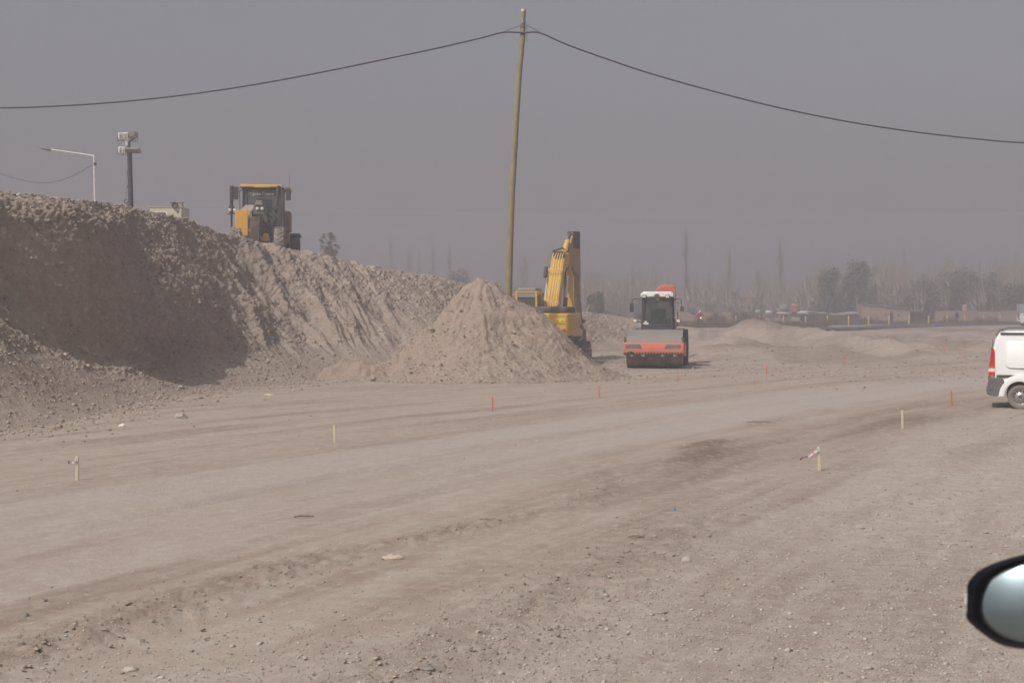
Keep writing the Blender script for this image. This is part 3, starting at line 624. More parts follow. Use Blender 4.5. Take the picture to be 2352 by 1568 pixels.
# ------------------------------------------------------------ motor grader on the bank
def make_grader():
    t = thing('motor_grader', 'yellow motor grader with tall dark cab standing on top of the embankment', 'motor grader', (-11.72, 60, 4.64), R(6))
    m2 = MB()   # cab pillars and body
    for x, y in ((-.84, -.1), (.84, -.1), (-.84, 1.45), (.84, 1.45)): m2.bar((x, y, 1.0), (x, y+.02, 3.45), .10, .10)
    m2.box(-.84, .84, -.12, 1.5, .95, 2.35); m2.box(-.8, .8, -.14, -.06, 3.30, 3.46); m2.build('cab_frame', DARK, t, .015)
    m2 = MB(); m2.add([(-.80, -.1, 2.36), (.79, -.1, 2.36), (.79, -.1, 3.32), (-.80, -.1, 3.32)], [(0, 1, 2, 3)]); ws = m2.build('windscreen', GLASS, t)
    m2 = MB(); m2.add([(-.80, 1.44, 2.36), (.79, 1.44, 2.36), (.79, 1.44, 3.32), (-.80, 1.44, 3.32)], [(0, 1, 2, 3)]); m2.build('rear_window', GLASS, t)
    for sx in (-1, 1): m2 = MB(); m2.add([(sx*.84, 0, 1.2), (sx*.84, 1.4, 1.2), (sx*.84, 1.4, 3.35), (sx*.84, 0, 3.35)], [(0, 1, 2, 3)]); m2.build('side_window', GLASS, t)
    # words on the sun strip
    m2 = MB(); m2.box(-.79, .78, -.115, -.105, 3.06, 3.28); vz = m2.build('sun_strip', mat('sun_strip_green', (.055, .07, .06), .6, var=.05), ws)
    for word, wx in (('John', -.21), ('Deere', .30)):
        cu = bpy.data.curves.new('strip_letters', 'FONT'); cu.body = word; cu.size = .215; cu.extrude = .002; cu.offset = .004; cu.align_x = 'CENTER'
        to = bpy.data.objects.new('tmp', cu); COL.objects.link(to); dg = bpy.context.evaluated_depsgraph_get(); me = bpy.data.meshes.new_from_object(to.evaluated_get(dg)); bpy.data.objects.remove(to)
        lt = bpy.data.objects.new('strip_letters', me); COL.objects.link(lt); me.materials.clear(); me.materials.append(WHITE); lt.parent = vz
        lt.rotation_euler = (R(90), 0, 0); lt.location = (wx, -.122, 3.09)
    m2 = MB(); m2.box(-.62, -.40, -.125, -.117, 3.10, 3.24); m2.build('strip_emblem', mat('pale_green', (.28, .32, .26), .6), vz)
    m2 = MB(); m2.box(-.30, .42, .85, .98, 2.2, 3.0); m2.box(-.3, .42, .35, .9, 2.1, 2.4); m2.build('driver_seat', mat('seat_teal', (.12, .17, .16), .7), t, .05)
    m2 = MB(); m2.lathe([(-.015, .2), (.015, .2), (.015, .16), (-.015, .16), (-.015, .2)], (.1, .15, 2.5), 'y', 18); m2.box(-.15, .4, .1, .3, 2.1, 2.5); m2.build('steering_console', BLACK, t, .02)
    m2 = MB(); m2.bar((.0, -.14, 2.75), (-.16, -.14, 2.98), .02); m2.bar((.28, -.14, 3.3), (-.05, -.14, 2.95), .02); m2.build('wiper', BLACK, ws)
    m2 = MB(); m2.box(-1.0, .95, -.3, 1.7, 3.46, 3.58, top=(.98, .98)); m2.box(-.35, .4, -.34, -.3, 3.42, 3.52); rf = m2.build('cab_roof', YEL2, t, .03)
    m2 = MB(); m2.box(.955, 1.25, .2, 1.9, 3.38, 3.54); m2.build('roof_side_box', BROWN, rf, .03)
    m2 = MB(); m2.tube([(1.18, 1.2, 3.5), (1.2, 1.2, 4.2)], .008, 5); m2.build('antenna', DARK, rf)
    # mirrors
    m2 = MB(); m2.tube([(-.84, -.1, 3.40), (-1.22, -.25, 3.42)], .02, 6); m2.tube([(-.84, -.1, 3.28), (-1.22, -.25, 3.28)], .015, 6); m2.box(-1.30, -1.06, -.32, -.24, 2.86, 3.46); m2.build('side_mirror', DARK, t, .015)
    m2 = MB(); m2.tube([(.84, -.1, 3.25), (1.2, -.25, 3.3)], .02, 6); m2.box(1.12, 1.36, -.30, -.24, 2.84, 3.28); m2.build('side_mirror', DARK, t, .015)
    # blade lift cylinders standing up on both sides
    m2 = MB(); m2.tube([(-1.26, -1.3, 1.3), (-1.26, -1.3, 2.1)], .05, 10); m2.tube([(-1.26, -1.3, 2.1), (-1.26, -1.3, 3.4)], .085, 12); m2.box(-1.37, -1.15, -1.4, -1.2, 2.3, 2.48); m2.build('blade_lift_cylinder', DARK, t)
    m2 = MB(); m2.tube([(.72, -1.3, 1.3), (.74, -1.3, 2.2)], .05, 10); m2.tube([(.74, -1.3, 2.2), (.87, -1.3, 3.42)], .085, 12); m2.box(.62, 1.0, -1.4, -1.2, 2.34, 2.48); m2.build('blade_lift_cylinder', DARK, t)
    m2 = MB(); m2.tube([(1.0, -.3, .9), (1.0, -.25, 3.3)], .075, 10); m2.build('exhaust_riser', DARK, t); m2 = MB(); m2.tube([(-.98, -.3, 2.3), (-1.0, -.3, 3.25), (-.86, -.2, 3.38)], .022, 8); m2.build('grab_rail', DARK, t)
    # gooseneck, front axle
    m2 = MB(); m2.box(-.22, .22, -3.4, -.1, 1.45, 1.85); m2.box(-.42, .42, -1.6, -1.1, 1.7, 2.3); m2.box(-.2, .2, -3.5, -3.1, .7, 1.6); m2.build('main_beam', mat('beam_dark', (.07, .055, .04), .6, dust=.3), t, .03)
    m2 = MB(); m2.box(-.88, -.32, -3.3, -3.0, 1.0, 2.15); m2.box(-.40, -.22, -3.28, -3.1, 1.9, 2.12); m2.box(-.80, -.76, -3.25, -3.1, 2.1, 2.22); m2.box(-.42, -.38, -3.25, -3.1, 2.1, 2.22); m2.build('front_push_plate', YEL2, t, .02)
    m2 = MB(); m2.add([(-.76, -2.2, 2.2), (-.26, -2.2, 2.2), (-.20, -1.5, 2.52), (-.62, -1.5, 2.52)], [(0, 1, 2, 3), (3, 2, 1, 0)]); m2.box(-.74, -.26, -2.2, -1.5, 1.9, 2.2); m2.build('toolbox', GREY, t, .01)
    m2 = MB(); m2.box(-.10, .27, -2.6, -2.1, 2.42, 2.64, top=(.7, .8)); m2.box(-.16, .36, -2.5, -2.2, 2.02, 2.44); m2.build('lamp_bracket', mat('bracket_grey', (.12, .11, .105), .6, dust=.5), t, .02)
    for x, z in ((-1.32, 2.28), (-1.10, 2.28), (.02, 2.27), (.23, 2.27)):
        m2 = MB(); y = -1.45 if x < -1 else -2.55; m2.lathe([(0, .001), (0, .085), (.12, .07), (.14, .001)], (x, y, z), 'y', 18); h = m2.build('headlight', DARK, t)
        m2 = MB(); m2.lathe([(-.02, .001), (-.012, .05), (0, .072)], (x, y, z), 'y', 18); m2.build('lamp_lens', LENS, h)
    m2 = MB(); m2.lathe([(-.05, .001), (-.05, .05), (.05, .05), (.05, .001)], (-1.45, -1.5, 2.12), 'y', 12); m2.build('turn_signal', AMB, t)
    m2 = MB(); m2.tube([(-1.43, -1.4, 2.1), (-1.0, -1.4, 2.12)], .03, 6); m2.build('lamp_bar', DARK, t)
    m2 = MB()   # hoses and linkages in front of the cab
    for i in range(9):
        r = random.Random(i); x = -.4+r.uniform(0, 1.1); m2.tube([(x, -1.7, 2.2), (x+r.uniform(-.2, .4), -2.1, 1.75), (x+r.uniform(-.3, .4), -1.9, 1.3), (x+r.uniform(-.3, .3), -1.6, .9)], .028, 6)
    m2.tube([(-.02, -2.4, 2.5), (.3, -2.0, 2.35), (.6, -1.5, 2.2), (.74, -1.35, 2.35)], .035, 8); m2.tube([(.2, -2.2, 2.4), (.45, -2.1, 2.0), (.7, -1.5, 1.9)], .03, 8); m2.build('hydraulic_hose', DARK, t)
    m2 = MB(); m2.tube([(-.3, -2.4, 1.35), (.3, -2.4, 1.55)], .03, 8); m2.tube([(-.36, -2.3, 1.3), (-.1, -2.2, 1.42)], .07, 8); m2.build('steering_rod', GREY, t)
    m2 = MB(); m2.bar((-.12, -2.0, 1.4), (.12, -2.0, 1.0), .14, .12); m2.build('drawbar', YEL2, t, .02); m2 = MB(); m2.box(.25, .6, -3.0, -2.6, .8, 1.15, top=(.6, .6)); m2.build('axle_pivot', YEL2, t, .02)
    m2 = MB(); m2.box(-.9, .9, -3.1, -2.9, .6, .8); m2.build('front_axle', DARK, t, .02)
    for sx, mm in ((-1, DUSTY), (1, DUSTY)):
        m2 = MB(); tyre(m2, (.10+sx*.95, -2.95, .72), .72, .46); wh = m2.build('wheel', mm, t)
        m2 = MB(); rim(m2, (.10+sx*.95, -2.95, .72), .72, .46, side=sx); m2.build('rim', YEL2, wh)
    # rear: engine housing, tandem wheels
    m2 = MB(); m2.box(-.6, .6, 1.6, 4.4, 1.1, 2.3, top=(.85, .95)); m2.build('engine_hood', YEL2, t, .06)
    m2 = MB(); m2.box(1.03, 1.28, .2, 1.5, 1.45, 2.38); m2.box(.9, 1.2, .3, 1.5, .9, 1.43); m2.build('side_tank', BROWN, t, .04)
    for sx in (-1, 1):
        m2 = MB(); m2.box(sx*.95-.12, sx*.95+.12, 2.2, 4.6, .5, .95); m2.build('tandem_case', DARK, t, .03)
        for y in (2.6, 4.2):
            m2 = MB(); tyre(m2, (sx*1.28, y, .72), .72, .44); wh = m2.build('wheel', BLACK, t)
            m2 = MB(); rim(m2, (sx*1.28, y, .72), .72, .44, side=sx); m2.build('rim', BLACK, wh)
    m2 = MB(); m2.prism([(1.9, 1.42), (3.2, 1.52), (4.9, 1.46), (4.9, 1.40), (3.2, 1.46), (1.9, 1.36)], 1.0, 1.56, 'x'); m2.build('fender', DARK, t, .01)
    m2 = MB(); m2.box(-1.6, 1.6, -1.5, -1.42, .02, .5); m2.build('blade', GREY, t, .01)
make_grader()

# ------------------------------------------------------------ wooden utility pole and cable
def make_pole():
    d = 52.5; t = thing('utility_pole', 'tall leaning round timber utility pole rising behind the dirt mound', 'utility pole', (0, 0, 0))
    xs = [(1166, 853), (1168, 670), (1171, 560), (1175, 450), (1181, 350), (1187, 250), (1193, 160), (1200, 90), (1202, 24)]
    pts = [P(x, y, d) for x, y in xs]; n = len(pts); t.location = pts[0]; pts = [p-t.location for p in pts]
    m2 = MB(); m2.tube(pts, [.150-.060*i/(n-1) for i in range(n)], 20); sh = m2.build('pole_shaft', WOOD, t)
    tp = pts[-1]; m2 = MB(); m2.tube([tp+Vector((-.005, 0, -.06)), tp+Vector((0, 0, .035))], [.094, .088], 16); m2.build('pole_cap', mat('pale_cut_wood', (.66, .62, .5), .8), sh)
    q = P(1200, 48, d)-t.location; m2 = MB()
    m2.tube([q+Vector((-.01, -.1, .10)), q+Vector((.02, -.115, -.12))], .05, 8); m2.tube([q+Vector((.0, -.08, .12)), q+Vector((.16, -.05, .1))], .012, 6); m2.tube([q+Vector((.07, -.05, .12)), q+Vector((.07, -.05, -.14))], .035, 8)
    m2.build('insulator_bracket', mat('galvanised', (.35, .36, .38), .4, metal=.6), t)
    for yy in (64, 80): m2 = MB(); q = P(1201, yy, d)-t.location; m2.lathe([(-.02, .112), (.02, .112)], q, 'z', 16); m2.build('pole_band', DARK, t)
    m2 = MB(); m2.tube([P(1205-.0*i, y, d)-t.location+Vector((.095, -.02, 0)) for i, y in enumerate((95, 60))], .012, 6); m2.tube([pts[i]+Vector((.14-.05*i/(n-1), -.03, 0)) for i in range(n)], .016, 6); m2.build('down_lead', DARK, t)
    m = mat('cable_black', (.06, .055, .06), .7)
    L = [(1205, 76), (1156, 75), (1100, 89), (1000, 112), (900, 133), (750, 164), (600, 192), (450, 215), (300, 232), (150, 243), (0, 248), (-250, 246), (-600, 222), (-1000, 165)]
    Rr = [(1205, 76), (1240, 76), (1300, 102), (1400, 138), (1500, 171), (1650, 213), (1800, 250), (1950, 280), (2100, 303), (2250, 320), (2352, 328), (2600, 338), (3000, 330), (3600, 270)]
    for nm, pl in (('left', L), ('right', Rr)):
        a = np.array(pl, float); tt = np.linspace(0, len(a)-1, 90); s = cr(a, tt)
        m2 = MB(); m2.tube([P(px, py, d-.12) for px, py in s], .034, 6)
        q0, q1 = (P(1200, 57, d-.1), P(1150, 76, d-.12)) if nm == 'left' else (P(1208, 57, d-.1), P(1246, 78, d-.12)); m2.tube([q0, q1], .012, 5)
        k = range(0, 88)   # lashing twists
        o = m2.build('overhead_cable', m); tag(o, 'dark twisted overhead cable sagging from the timber pole towards the %s edge of the sky' % nm, 'cable', 'overhead cables at the timber pole')
make_pole()
# ------------------------------------------------------------ light tower, street lamp, cabinet on the bank
def G0(px, base, d): p = P(px, base, d); return p
def make_light_tower():
    d = 56.0; s = d/F; base = P(300, 512, d); t = thing('light_tower', 'mobile lighting tower with dark mast and white floodlights behind the bank crest', 'light tower', base)
    def L(px, py, dy=0): return P(px, py, d)-base+Vector((0, dy, 0))
    m2 = MB(); m2.tube([L(302, 512), L(302, 484)], [.16, .15], 12); m2.build('mast_base', CREAM, t)
    m2 = MB(); m2.tube([L(301, 486), L(297.5, 350)], [.115, .10], 16); ms = m2.build('mast', mat('mast_slate', (.045, .05, .07), .5, var=.1, dust=.12), t)
    m2 = MB(); m2.tube([L(301, 484), L(301, 481)], [.17, .17], 14); m2.build('mast_collar', DARK, ms)
    for a, b in ((405, 392), (0, 0)):
        if a: m2 = MB(); m2.tube([L(296, a), L(292, a), L(292, b), L(296, b)], .012, 6); m2.build('mast_bracket', DARK, ms)
    m2 = MB(); m2.tube([L(295, 431), L(292, 430), L(293, 427), L(296, 427)], .02, 6); m2.build('mast_bracket', DARK, ms)
    m2 = MB(); m2.lathe([(-.03, .10), (.03, .10), (.03, .07), (-.03, .07), (-.03, .10)], L(290, 462), 'y', 16); m2.tube([L(291, 468), L(295, 479)], .02, 6); m2.tube([L(292, 400, -.02), L(291, 455, -.02)], .006, 5); m2.build('cable_reel', DARK, ms)
    m2 = MB(); m2.box(*[v for v in (L(288, 0).x, L(306, 0).x, -.05, .05, L(0, 350).z, L(0, 344).z)]); m2.tube([L(296, 350), L(296, 326)], .07, 10); m2.build('lamp_crossbar', DARK, t, .01)
    m2 = MB(); m2.tube([L(290, 331), L(302, 322), L(313, 316)], .025, 6); m2.tube([L(303, 326), L(314, 325), L(319, 330)], .012, 5); m2.tube([L(272, 336), L(274, 330), L(280, 329)], .012, 5); m2.build('lamp_wiring', DARK, t)
    def flood(px0, px1, py0, py1, yaw, tilt, mm, fin):
        c = L((px0+px1)/2, (py0+py1)/2); wd = abs(px1-px0)*s; ht = abs(py1-py0)*s
        M = Matrix.Translation(c) @ Matrix.Rotation(yaw, 4, 'Z') @ Matrix.Rotation(tilt, 4, 'X')
        m3 = MB(); m3.box(-wd/2, wd/2, -.12, .08, -ht/2, ht/2, M=M, top=(.95, .9)); f = m3.build('floodlight', mm, t, .03)
        m3 = MB(); 
        for k in range(fin): x = -wd/2+wd*(k+.5)/fin; m3.box(x-.012, x+.012, -.165, -.118, -ht/2*.85, ht/2*.85, M=M)
        m3.box(-wd/2, wd/2, -.14, -.115, -ht*.06, ht*.06, M=M); m3.build('cooling_fin', WHITE if mm is WHITE else GREY, f)
        m3 = MB(); m3.tube([M @ Vector((-wd/2-.03, 0, 0)), M @ Vector((-wd/2-.03, .1, -ht/2-.06)), M @ Vector((wd/2+.03, .1, -ht/2-.06)), M @ Vector((wd/2+.03, 0, 0))], .014, 6); m3.build('lamp_yoke', DARK, f)
    flood(271.5, 283, 305, 320, R(25), R(8), WHITE, 3); flood(283.5, 296, 304.5, 320, R(5), R(8), WHITE, 4); flood(297, 317, 303, 318, -R(25), -R(18), mat('lamp_back_grey', (.42, .42, .43), .5, var=.1), 7)
    flood(271.5, 283, 337, 352, R(25), R(8), WHITE, 2); flood(283, 290, 338, 352, R(0), R(8), WHITE, 2); flood(291, 321.5, 339, 350, R(4), R(22), mat('louvre_beige', (.28, .26, .23), .6, var=.1), 8)
    m2 = MB(); m2.lathe([(-.12, .07), (.1, .09)], L(292, 328), 'z', 12); m2.build('swivel_head', WHITE, t)
make_light_tower()
def make_lamp():
    d = 62.0; base = P(219, 500, d); t = thing('street_lamp', 'white street lamp with one long arm standing beyond the embankment', 'street lamp', base)
    L = lambda px, py: P(px, py, d)-base
    m2 = MB(); m2.tube([L(219, 500), L(216, 356)], [.052, .042], 12); m2.build('lamp_post', WHITE, t)
    m2 = MB(); m2.tube([L(217, 359), L(190, 354), L(150, 348.5), L(116, 343.5)], [.04, .036, .034, .03], 10); m2.build('lamp_arm', WHITE, t)
    m2 = MB(); a, b = L(117, 345), L(91, 338.5); m2.tube([a, a+(b-a)*.3, a+(b-a)*.75, b], [.05, .08, .06, .015], 12); m2.build('lamp_head', mat('lamp_head_grey', (.20, .20, .21), .5), t)
    m2 = MB(); m2.box(L(216, 0).x, L(221, 0).x, -.06, .06, L(0, 380).z, L(0, 374).z); m2.build('wire_clamp', DARK, t)
    pts = np.array([(216, 376), (190, 392), (150, 411), (115, 419), (80, 419), (40, 411), (0, 398), (-60, 372), (-140, 330)], float)
    m2 = MB(); m2.tube([P(x, y, d) for x, y in cr(pts, np.linspace(0, 8, 50))], .013, 5); o = m2.build('overhead_cable', mat('cable_grey', (.10, .09, .09), .7)); tag(o, 'thin dark cable sagging from the white street lamp to the left edge', 'cable')
make_lamp()
def make_cabinet():
    d = 66.0; base = P(382, 512, d); t = thing('generator_cabin', 'cream metal site cabin with a short upright post showing over the bank crest', 'site cabin', base)
    L = lambda px, py: P(px, py, d)-base
    x0, x1, xp, zt, zb = L(344, 0).x, L(417, 0).x, L(405.5, 0).x, L(0, 476.5).z, L(0, 512).z
    m2 = MB(); m2.box(x0, x1, 0, 1.6, zb, zt); cb = m2.build('cabin_body', CREAM, t, .03)
    m2 = MB(); m2.box(x0-.02, x1+.02, -.03, 1.63, zt, zt+.03); m2.build('cabin_roof', CREAM, t)
    m2 = MB(); m2.box(xp, x1+.01, -.01, .35, zt+.03, L(0, 465.5).z); m2.box(xp-.1, x1+.05, -.05, .4, L(0, 465.5).z, L(0, 464).z); m2.build('upright_post', mat('tan_paint', (.50, .42, .30), .6, dust=.2), t, .01)
    m2 = MB(); m2.lathe([(-.06, .16), (.06, .16), (.06, .11), (-.06, .11), (-.06, .16)], L(402, 471)+Vector((0, -.05, 0)), 'y', 20); m2.tube([L(390, 466), L(398, 465.5), L(404, 468)], .03, 6); m2.build('hose_coil', DARK, t)
    m2 = MB(); m2.lathe([(0, .001), (0, .10)], L(401, 471)+Vector((0, .02, 0)), 'y', 16); m2.build('work_lamp', LENS, t)
    m2 = MB(); m2.box(L(355, 0).x, L(387, 0).x, -.02, -.005, L(0, 502).z, L(0, 485.5).z, top=(.85, 1)); m2.build('label_plate', WHITE, cb)
    m2 = MB(); m2.box(L(407, 0).x, L(410.5, 0).x, -.02, -.004, L(0, 489).z, L(0, 485).z); m2.build('vent', DARK, cb)
make_cabinet()
def thin_wire():
    pts = np.array([(-20, 478), (330, 474.5), (410, 468), (700, 481), (1100, 492), (1500, 499), (1800, 499), (2100, 495), (2360, 490), (2700, 478)], float)
    m2 = MB(); m2.tube([P(x, y, 105) for x, y in cr(pts, np.linspace(0, 9, 60))], .011, 5); o = m2.build('overhead_cable', mat('pale_wire', (.55, .52, .5), .6)); tag(o, 'faint pale distant wire crossing low behind the machines', 'cable')
thin_wire()

# ------------------------------------------------------------ survey stakes
def stake(px, top, base, kind, label, lean=0, tape=None):
    d = F*CH/(base-HY); x = (px-CX)/F*d; z = float(zg(x, d)); h = (base-top)/F*d
    t = thing('survey_stake', label, 'survey stake', (x, d, z-.03), 0, 'survey stakes along the haul lane')
    w_ = {'wood': .019, 'red': .014}[kind]; mm = PALEW if kind == 'wood' else REDP; ln = lean*h
    m2 = MB(); m2.box(-w_, w_, -w_*.8, w_*.8, -.05, h*.97+.03, top=(.9, .9), sh=(ln, 0)); m2.box(-w_*.86+ln, w_*.86+ln, -w_*.7, w_*.7, h*.97+.03, h+.03, top=(.6, .6)); m2.build('stake_shaft', mm, t, .002)
    if tape:
        TW = mat('tape_white', (.50, .50, .53), .5, var=.08); TR = mat('tape_red', (.50, .10, .13), .4)
        n = 26; L_, dr = tape; rr = random.Random(int(px)); vs = []; fw = []; fr_ = []
        for i in range(n+1):
            q = i/n; x_ = ln-L_*q; z_ = h*.93-dr*q+.012*math.sin(q*9); hw = .014+.004*math.sin(q*7+1)+.004*q; tw = 1.1*math.sin(q*5.0)
            vs += [(x_-.004, -.03+hw*.6*math.sin(tw), z_+hw*(.55+.45*math.cos(tw))), (x_+.004, -.03-hw*.6*math.sin(tw), z_-hw*(.55+.45*math.cos(tw)))]
        for i in range(n): (fr_ if (i//3) % 3 == 2 else fw).append((2*i, 2*i+1, 2*i+3, 2*i+2))
        a = MB(); a.add(vs, fw, True); tp = a.build('barrier_tape', TW, t)
        b = MB(); b.add([(v[0], v[1]-.001, v[2]) for v in vs], fr_, True); b.build('red_stripes', TR, tp)
        m3 = MB(); m3.box(-w_-.005+ln, w_+.005+ln, -w_-.005, w_+.005, h*.87, h*.94, top=(.9, .9)); m3.build('tape_knot', TW, t, .004)
    elif kind == 'red':
        m3 = MB(); m3.box(-w_-.003+ln*.9, w_+.003+ln*.9, -w_-.003, w_+.003, h*.84, h*.93); m3.build('painted_band', mat('band_'+kind, (.5, .42, .3) if kind == 'wood' else (.85, .2, .08), .7), t)
    return t
stake(177, 1047, 1102, 'wood', 'pale wooden stake with a short fluttering tape end nearest the left edge', 0, (.11, .04))
stake(769, 976, 1015, 'wood', 'pale wooden stake on bare dirt between the bank foot and the haul lane', -.04)
stake(1883, 1026, 1081, 'wood', 'pale wooden stake trailing a twisted red and white barrier tape', -.06, (.27, .13))
stake(2073, 941, 984, 'wood', 'plain pale wooden stake on the gravel left of the white van', -.02)
stake(1131, 911, 944, 'red', 'orange painted stake standing directly before the tall dirt mound', 0)
stake(1376, 886, 913, 'red', 'orange painted stake just left of the roller on the lane edge', 0)
stake(1557, 858, 877, 'red', 'orange painted stake right in front of the roller drum', 0)
stake(1760, 838, 860, 'red', 'orange painted stake on open ground to the right of the roller', .05)
stake(1939, 816, 838, 'red', 'small orange stake far out near the low heaps and asphalt road', 0)
stake(2187, 897, 932, 'red', 'orange painted stake closest to the white van bumper', -.05)
stake(2045, 804, 817, 'red', 'tiny faint orange stake beyond the lane, leftmost of three tiny ones', 0)
stake(2169, 806, 818, 'red', 'tiny faint orange stake beyond the lane, middle of three tiny ones', 0)
stake(2205, 807, 820, 'red', 'tiny faint orange stake beyond the lane, rightmost of three tiny ones', 0)

# ------------------------------------------------------------ white panel van at the right edge
def make_van():
    d = 30.3; x0 = (2271-CX)/F*d; t = thing('panel_van', 'white panel van cut off by the right edge, rear wheel in loose dirt', 'van', (x0, d, float(zg(x0, d))-.01), -R(20.3))
    # side outline (x from rear, z)
    top = [(.03, .62), (.03, .80), (.07, 1.10), (.10, 1.45), (.155, 1.66), (.23, 1.80), (.42, 1.845), (1.6, 1.86), (2.6, 1.84), (3.0, 1.72), (3.45, 1.15), (4.0, .98), (4.1, .75), (4.1, .40)]
    arch = lambda cx: [(cx+.37*math.cos(a), .30+.37*math.sin(a)) for a in [math.pi*k/10 for k in range(11)]]
    poly = top+[(3.9, .26)]+[p for p in arch(3.28)]+[(1.1, .26)]+[p for p in arch(.70)]+[(.30, .30), (.03, .40)]
    W2 = .83; n = len(poly); vs = []; rows = []
    ys = [0, .10, .22, .8, 1.44, 1.56, 1.66]
    for k, y in enumerate(ys):
        e = {0: .0, 1: 0, 2: 0, 3: 0, 4: 0, 5: 0, 6: 0}[k]
        row = []
        for px_, pz in poly:
            # tumblehome and rounded roof edges: sides lean in above the waist
            edge = min(y, 1.66-y); zz = pz; 
            if pz > 1.6: zz = pz-max(0, .14-edge)*.75
            row.append((px_+(.02 if edge < .05 and px_ < .3 else 0), zz))
        rows.append(row)
        for px_, zz in row:
            yy = y+(max(0, zz-.95)*.10 if y < .05 else 0)-(max(0, zz-.95)*.10 if y > 1.6 else 0); vs.append((px_, yy, zz))
    fs = [tuple(range(n)), tuple(range(7*n-1, 6*n-1, -1))]
    for k in range(6): fs += [(k*n+i, (k+1)*n+i, (k+1)*n+(i+1) % n, k*n+(i+1) % n) for i in range(n)]
    m2 = MB(); m2.add(vs, fs); VW = mat('van_white', (.84, .84, .83), .32, var=.015, coat=.5, dust=.05); bd = m2.build('body', VW, t, .025, 3)
    bm = bmesh.new(); bm.from_mesh(bd.data); bmesh.ops.triangulate(bm, faces=[f for f in bm.faces if len(f.verts) > 4]); bm.to_mesh(bd.data); bm.free()
    def ys_(z): return -.004+max(0, z-.95)*.10
    # raised side panel, drawn as a pressed rounded frame
    def rr(xa, xb, za, zb, r, k=5):
        pts = []
        for cx, cz, a0 in ((xb-r, zb-r, 0), (xa+r, zb-r, 90), (xa+r, za+r, 180), (xb-r, za+r, 270)):
            for i in range(k+1): a = R(a0+90*i/k); pts.append((cx+r*math.cos(a), cz+r*math.sin(a)))
        return pts
    for nm, xa, xb in (('side_panel', .36, 1.32), ('sliding_door_panel', 1.42, 2.2)):
        p = rr(xa, xb, .955, 1.61, .13); p2 = rr(xa+.018, xb-.018, .973, 1.592, .115)
        m2 = MB(); nn = len(p); off = -.010
        m2.add([(x, ys_(z)+.006, z) for x, z in p]+[(x, ys_(z)+off, z) for x, z in p2], [(i, (i+1) % nn, (i+1) % nn+nn, i+nn) for i in range(nn)]+[tuple(range(2*nn-1, nn-1, -1))], True); m2.build(nm, VW, t)
    m2 = MB(); pr = rr(.17, 2.2, .735, .805, .034); m2.add([(x, -.013, z) for x, z in pr]+[(x, .01, z) for x, z in pr], [tuple(range(len(pr)))]+[(i, (i+1) % len(pr), (i+1) % len(pr)+len(pr), i+len(pr)) for i in range(len(pr))]); m2.build('door_rail', mat('rail_dark', (.05, .047, .045), .6, dust=.2), t)
    PL = mat('bumper_plastic', (.10, .103, .108), .55, var=.05, dust=.25)
    m2 = MB(); bp = [(-.03, .34), (-.06, .43), (-.02, .47), (-.01, .60), (.0, .72), (.03, .745), (.30, .735), (.345, .66), (.36, .60), (.33, .45), (.325, .30), (.12, .30)]
    m2.prism([(x, z) for x, z in bp][::-1], 0, 1, 'y') if 0 else None
    nb = len(bp); m2.add([(x, -.022, z) for x, z in bp]+[(x, 1.68, z) for x, z in bp], [tuple(range(nb)), tuple(range(2*nb-1, nb-1, -1))]+[(i, i+nb, (i+1) % nb+nb, (i+1) % nb) for i in range(nb)]); m2.build('rear_bumper', PL, t, .022, 3)
    m2 = MB(); m2.box(-.035, .10, -.035, .3, .455, .485); m2.build('bumper_step', PL, t, .012)
    m2 = MB(); m2.box(-.028, -.01, .02, .12, .55, .62); m2.build('bumper_reflector', REDL, t)
    # wheel arch flare
    for cx in (.70, 3.28):
        m2 = MB(); vs = []; k = 22
        for i in range(k+1):
            a = math.pi*i/k; c_, s_ = math.cos(a), math.sin(a)
            for rr_, yy in ((.36, .03), (.365, -.030), (.41, -.034), (.50, -.018), (.545, .004)): vs.append((cx+rr_*c_, yy, .30+rr_*s_*(1 if rr_ < .45 else 1.0)))
        fs = [(i*5+j, (i+1)*5+j, (i+1)*5+j+1, i*5+j+1) for i in range(k) for j in range(4)]; m2.add(vs, fs, True); m2.build('wheel_arch', VW, t)
        m2 = MB(); vs = []
        for i in range(k+1): a = math.pi*i/k; vs += [(cx+.365*math.cos(a), .0, .30+.365*math.sin(a)), (cx+.365*math.cos(a), .35, .30+.365*math.sin(a))]
        m2.add(vs, [(2*i, 2*i+2, 2*i+3, 2*i+1) for i in range(k)], True); m2.build('wheel_well', BLACK, t)
    # wheels
    TY = mat('dusty_tyre', (.16, .14, .125), .95, var=.08, dust=.5)
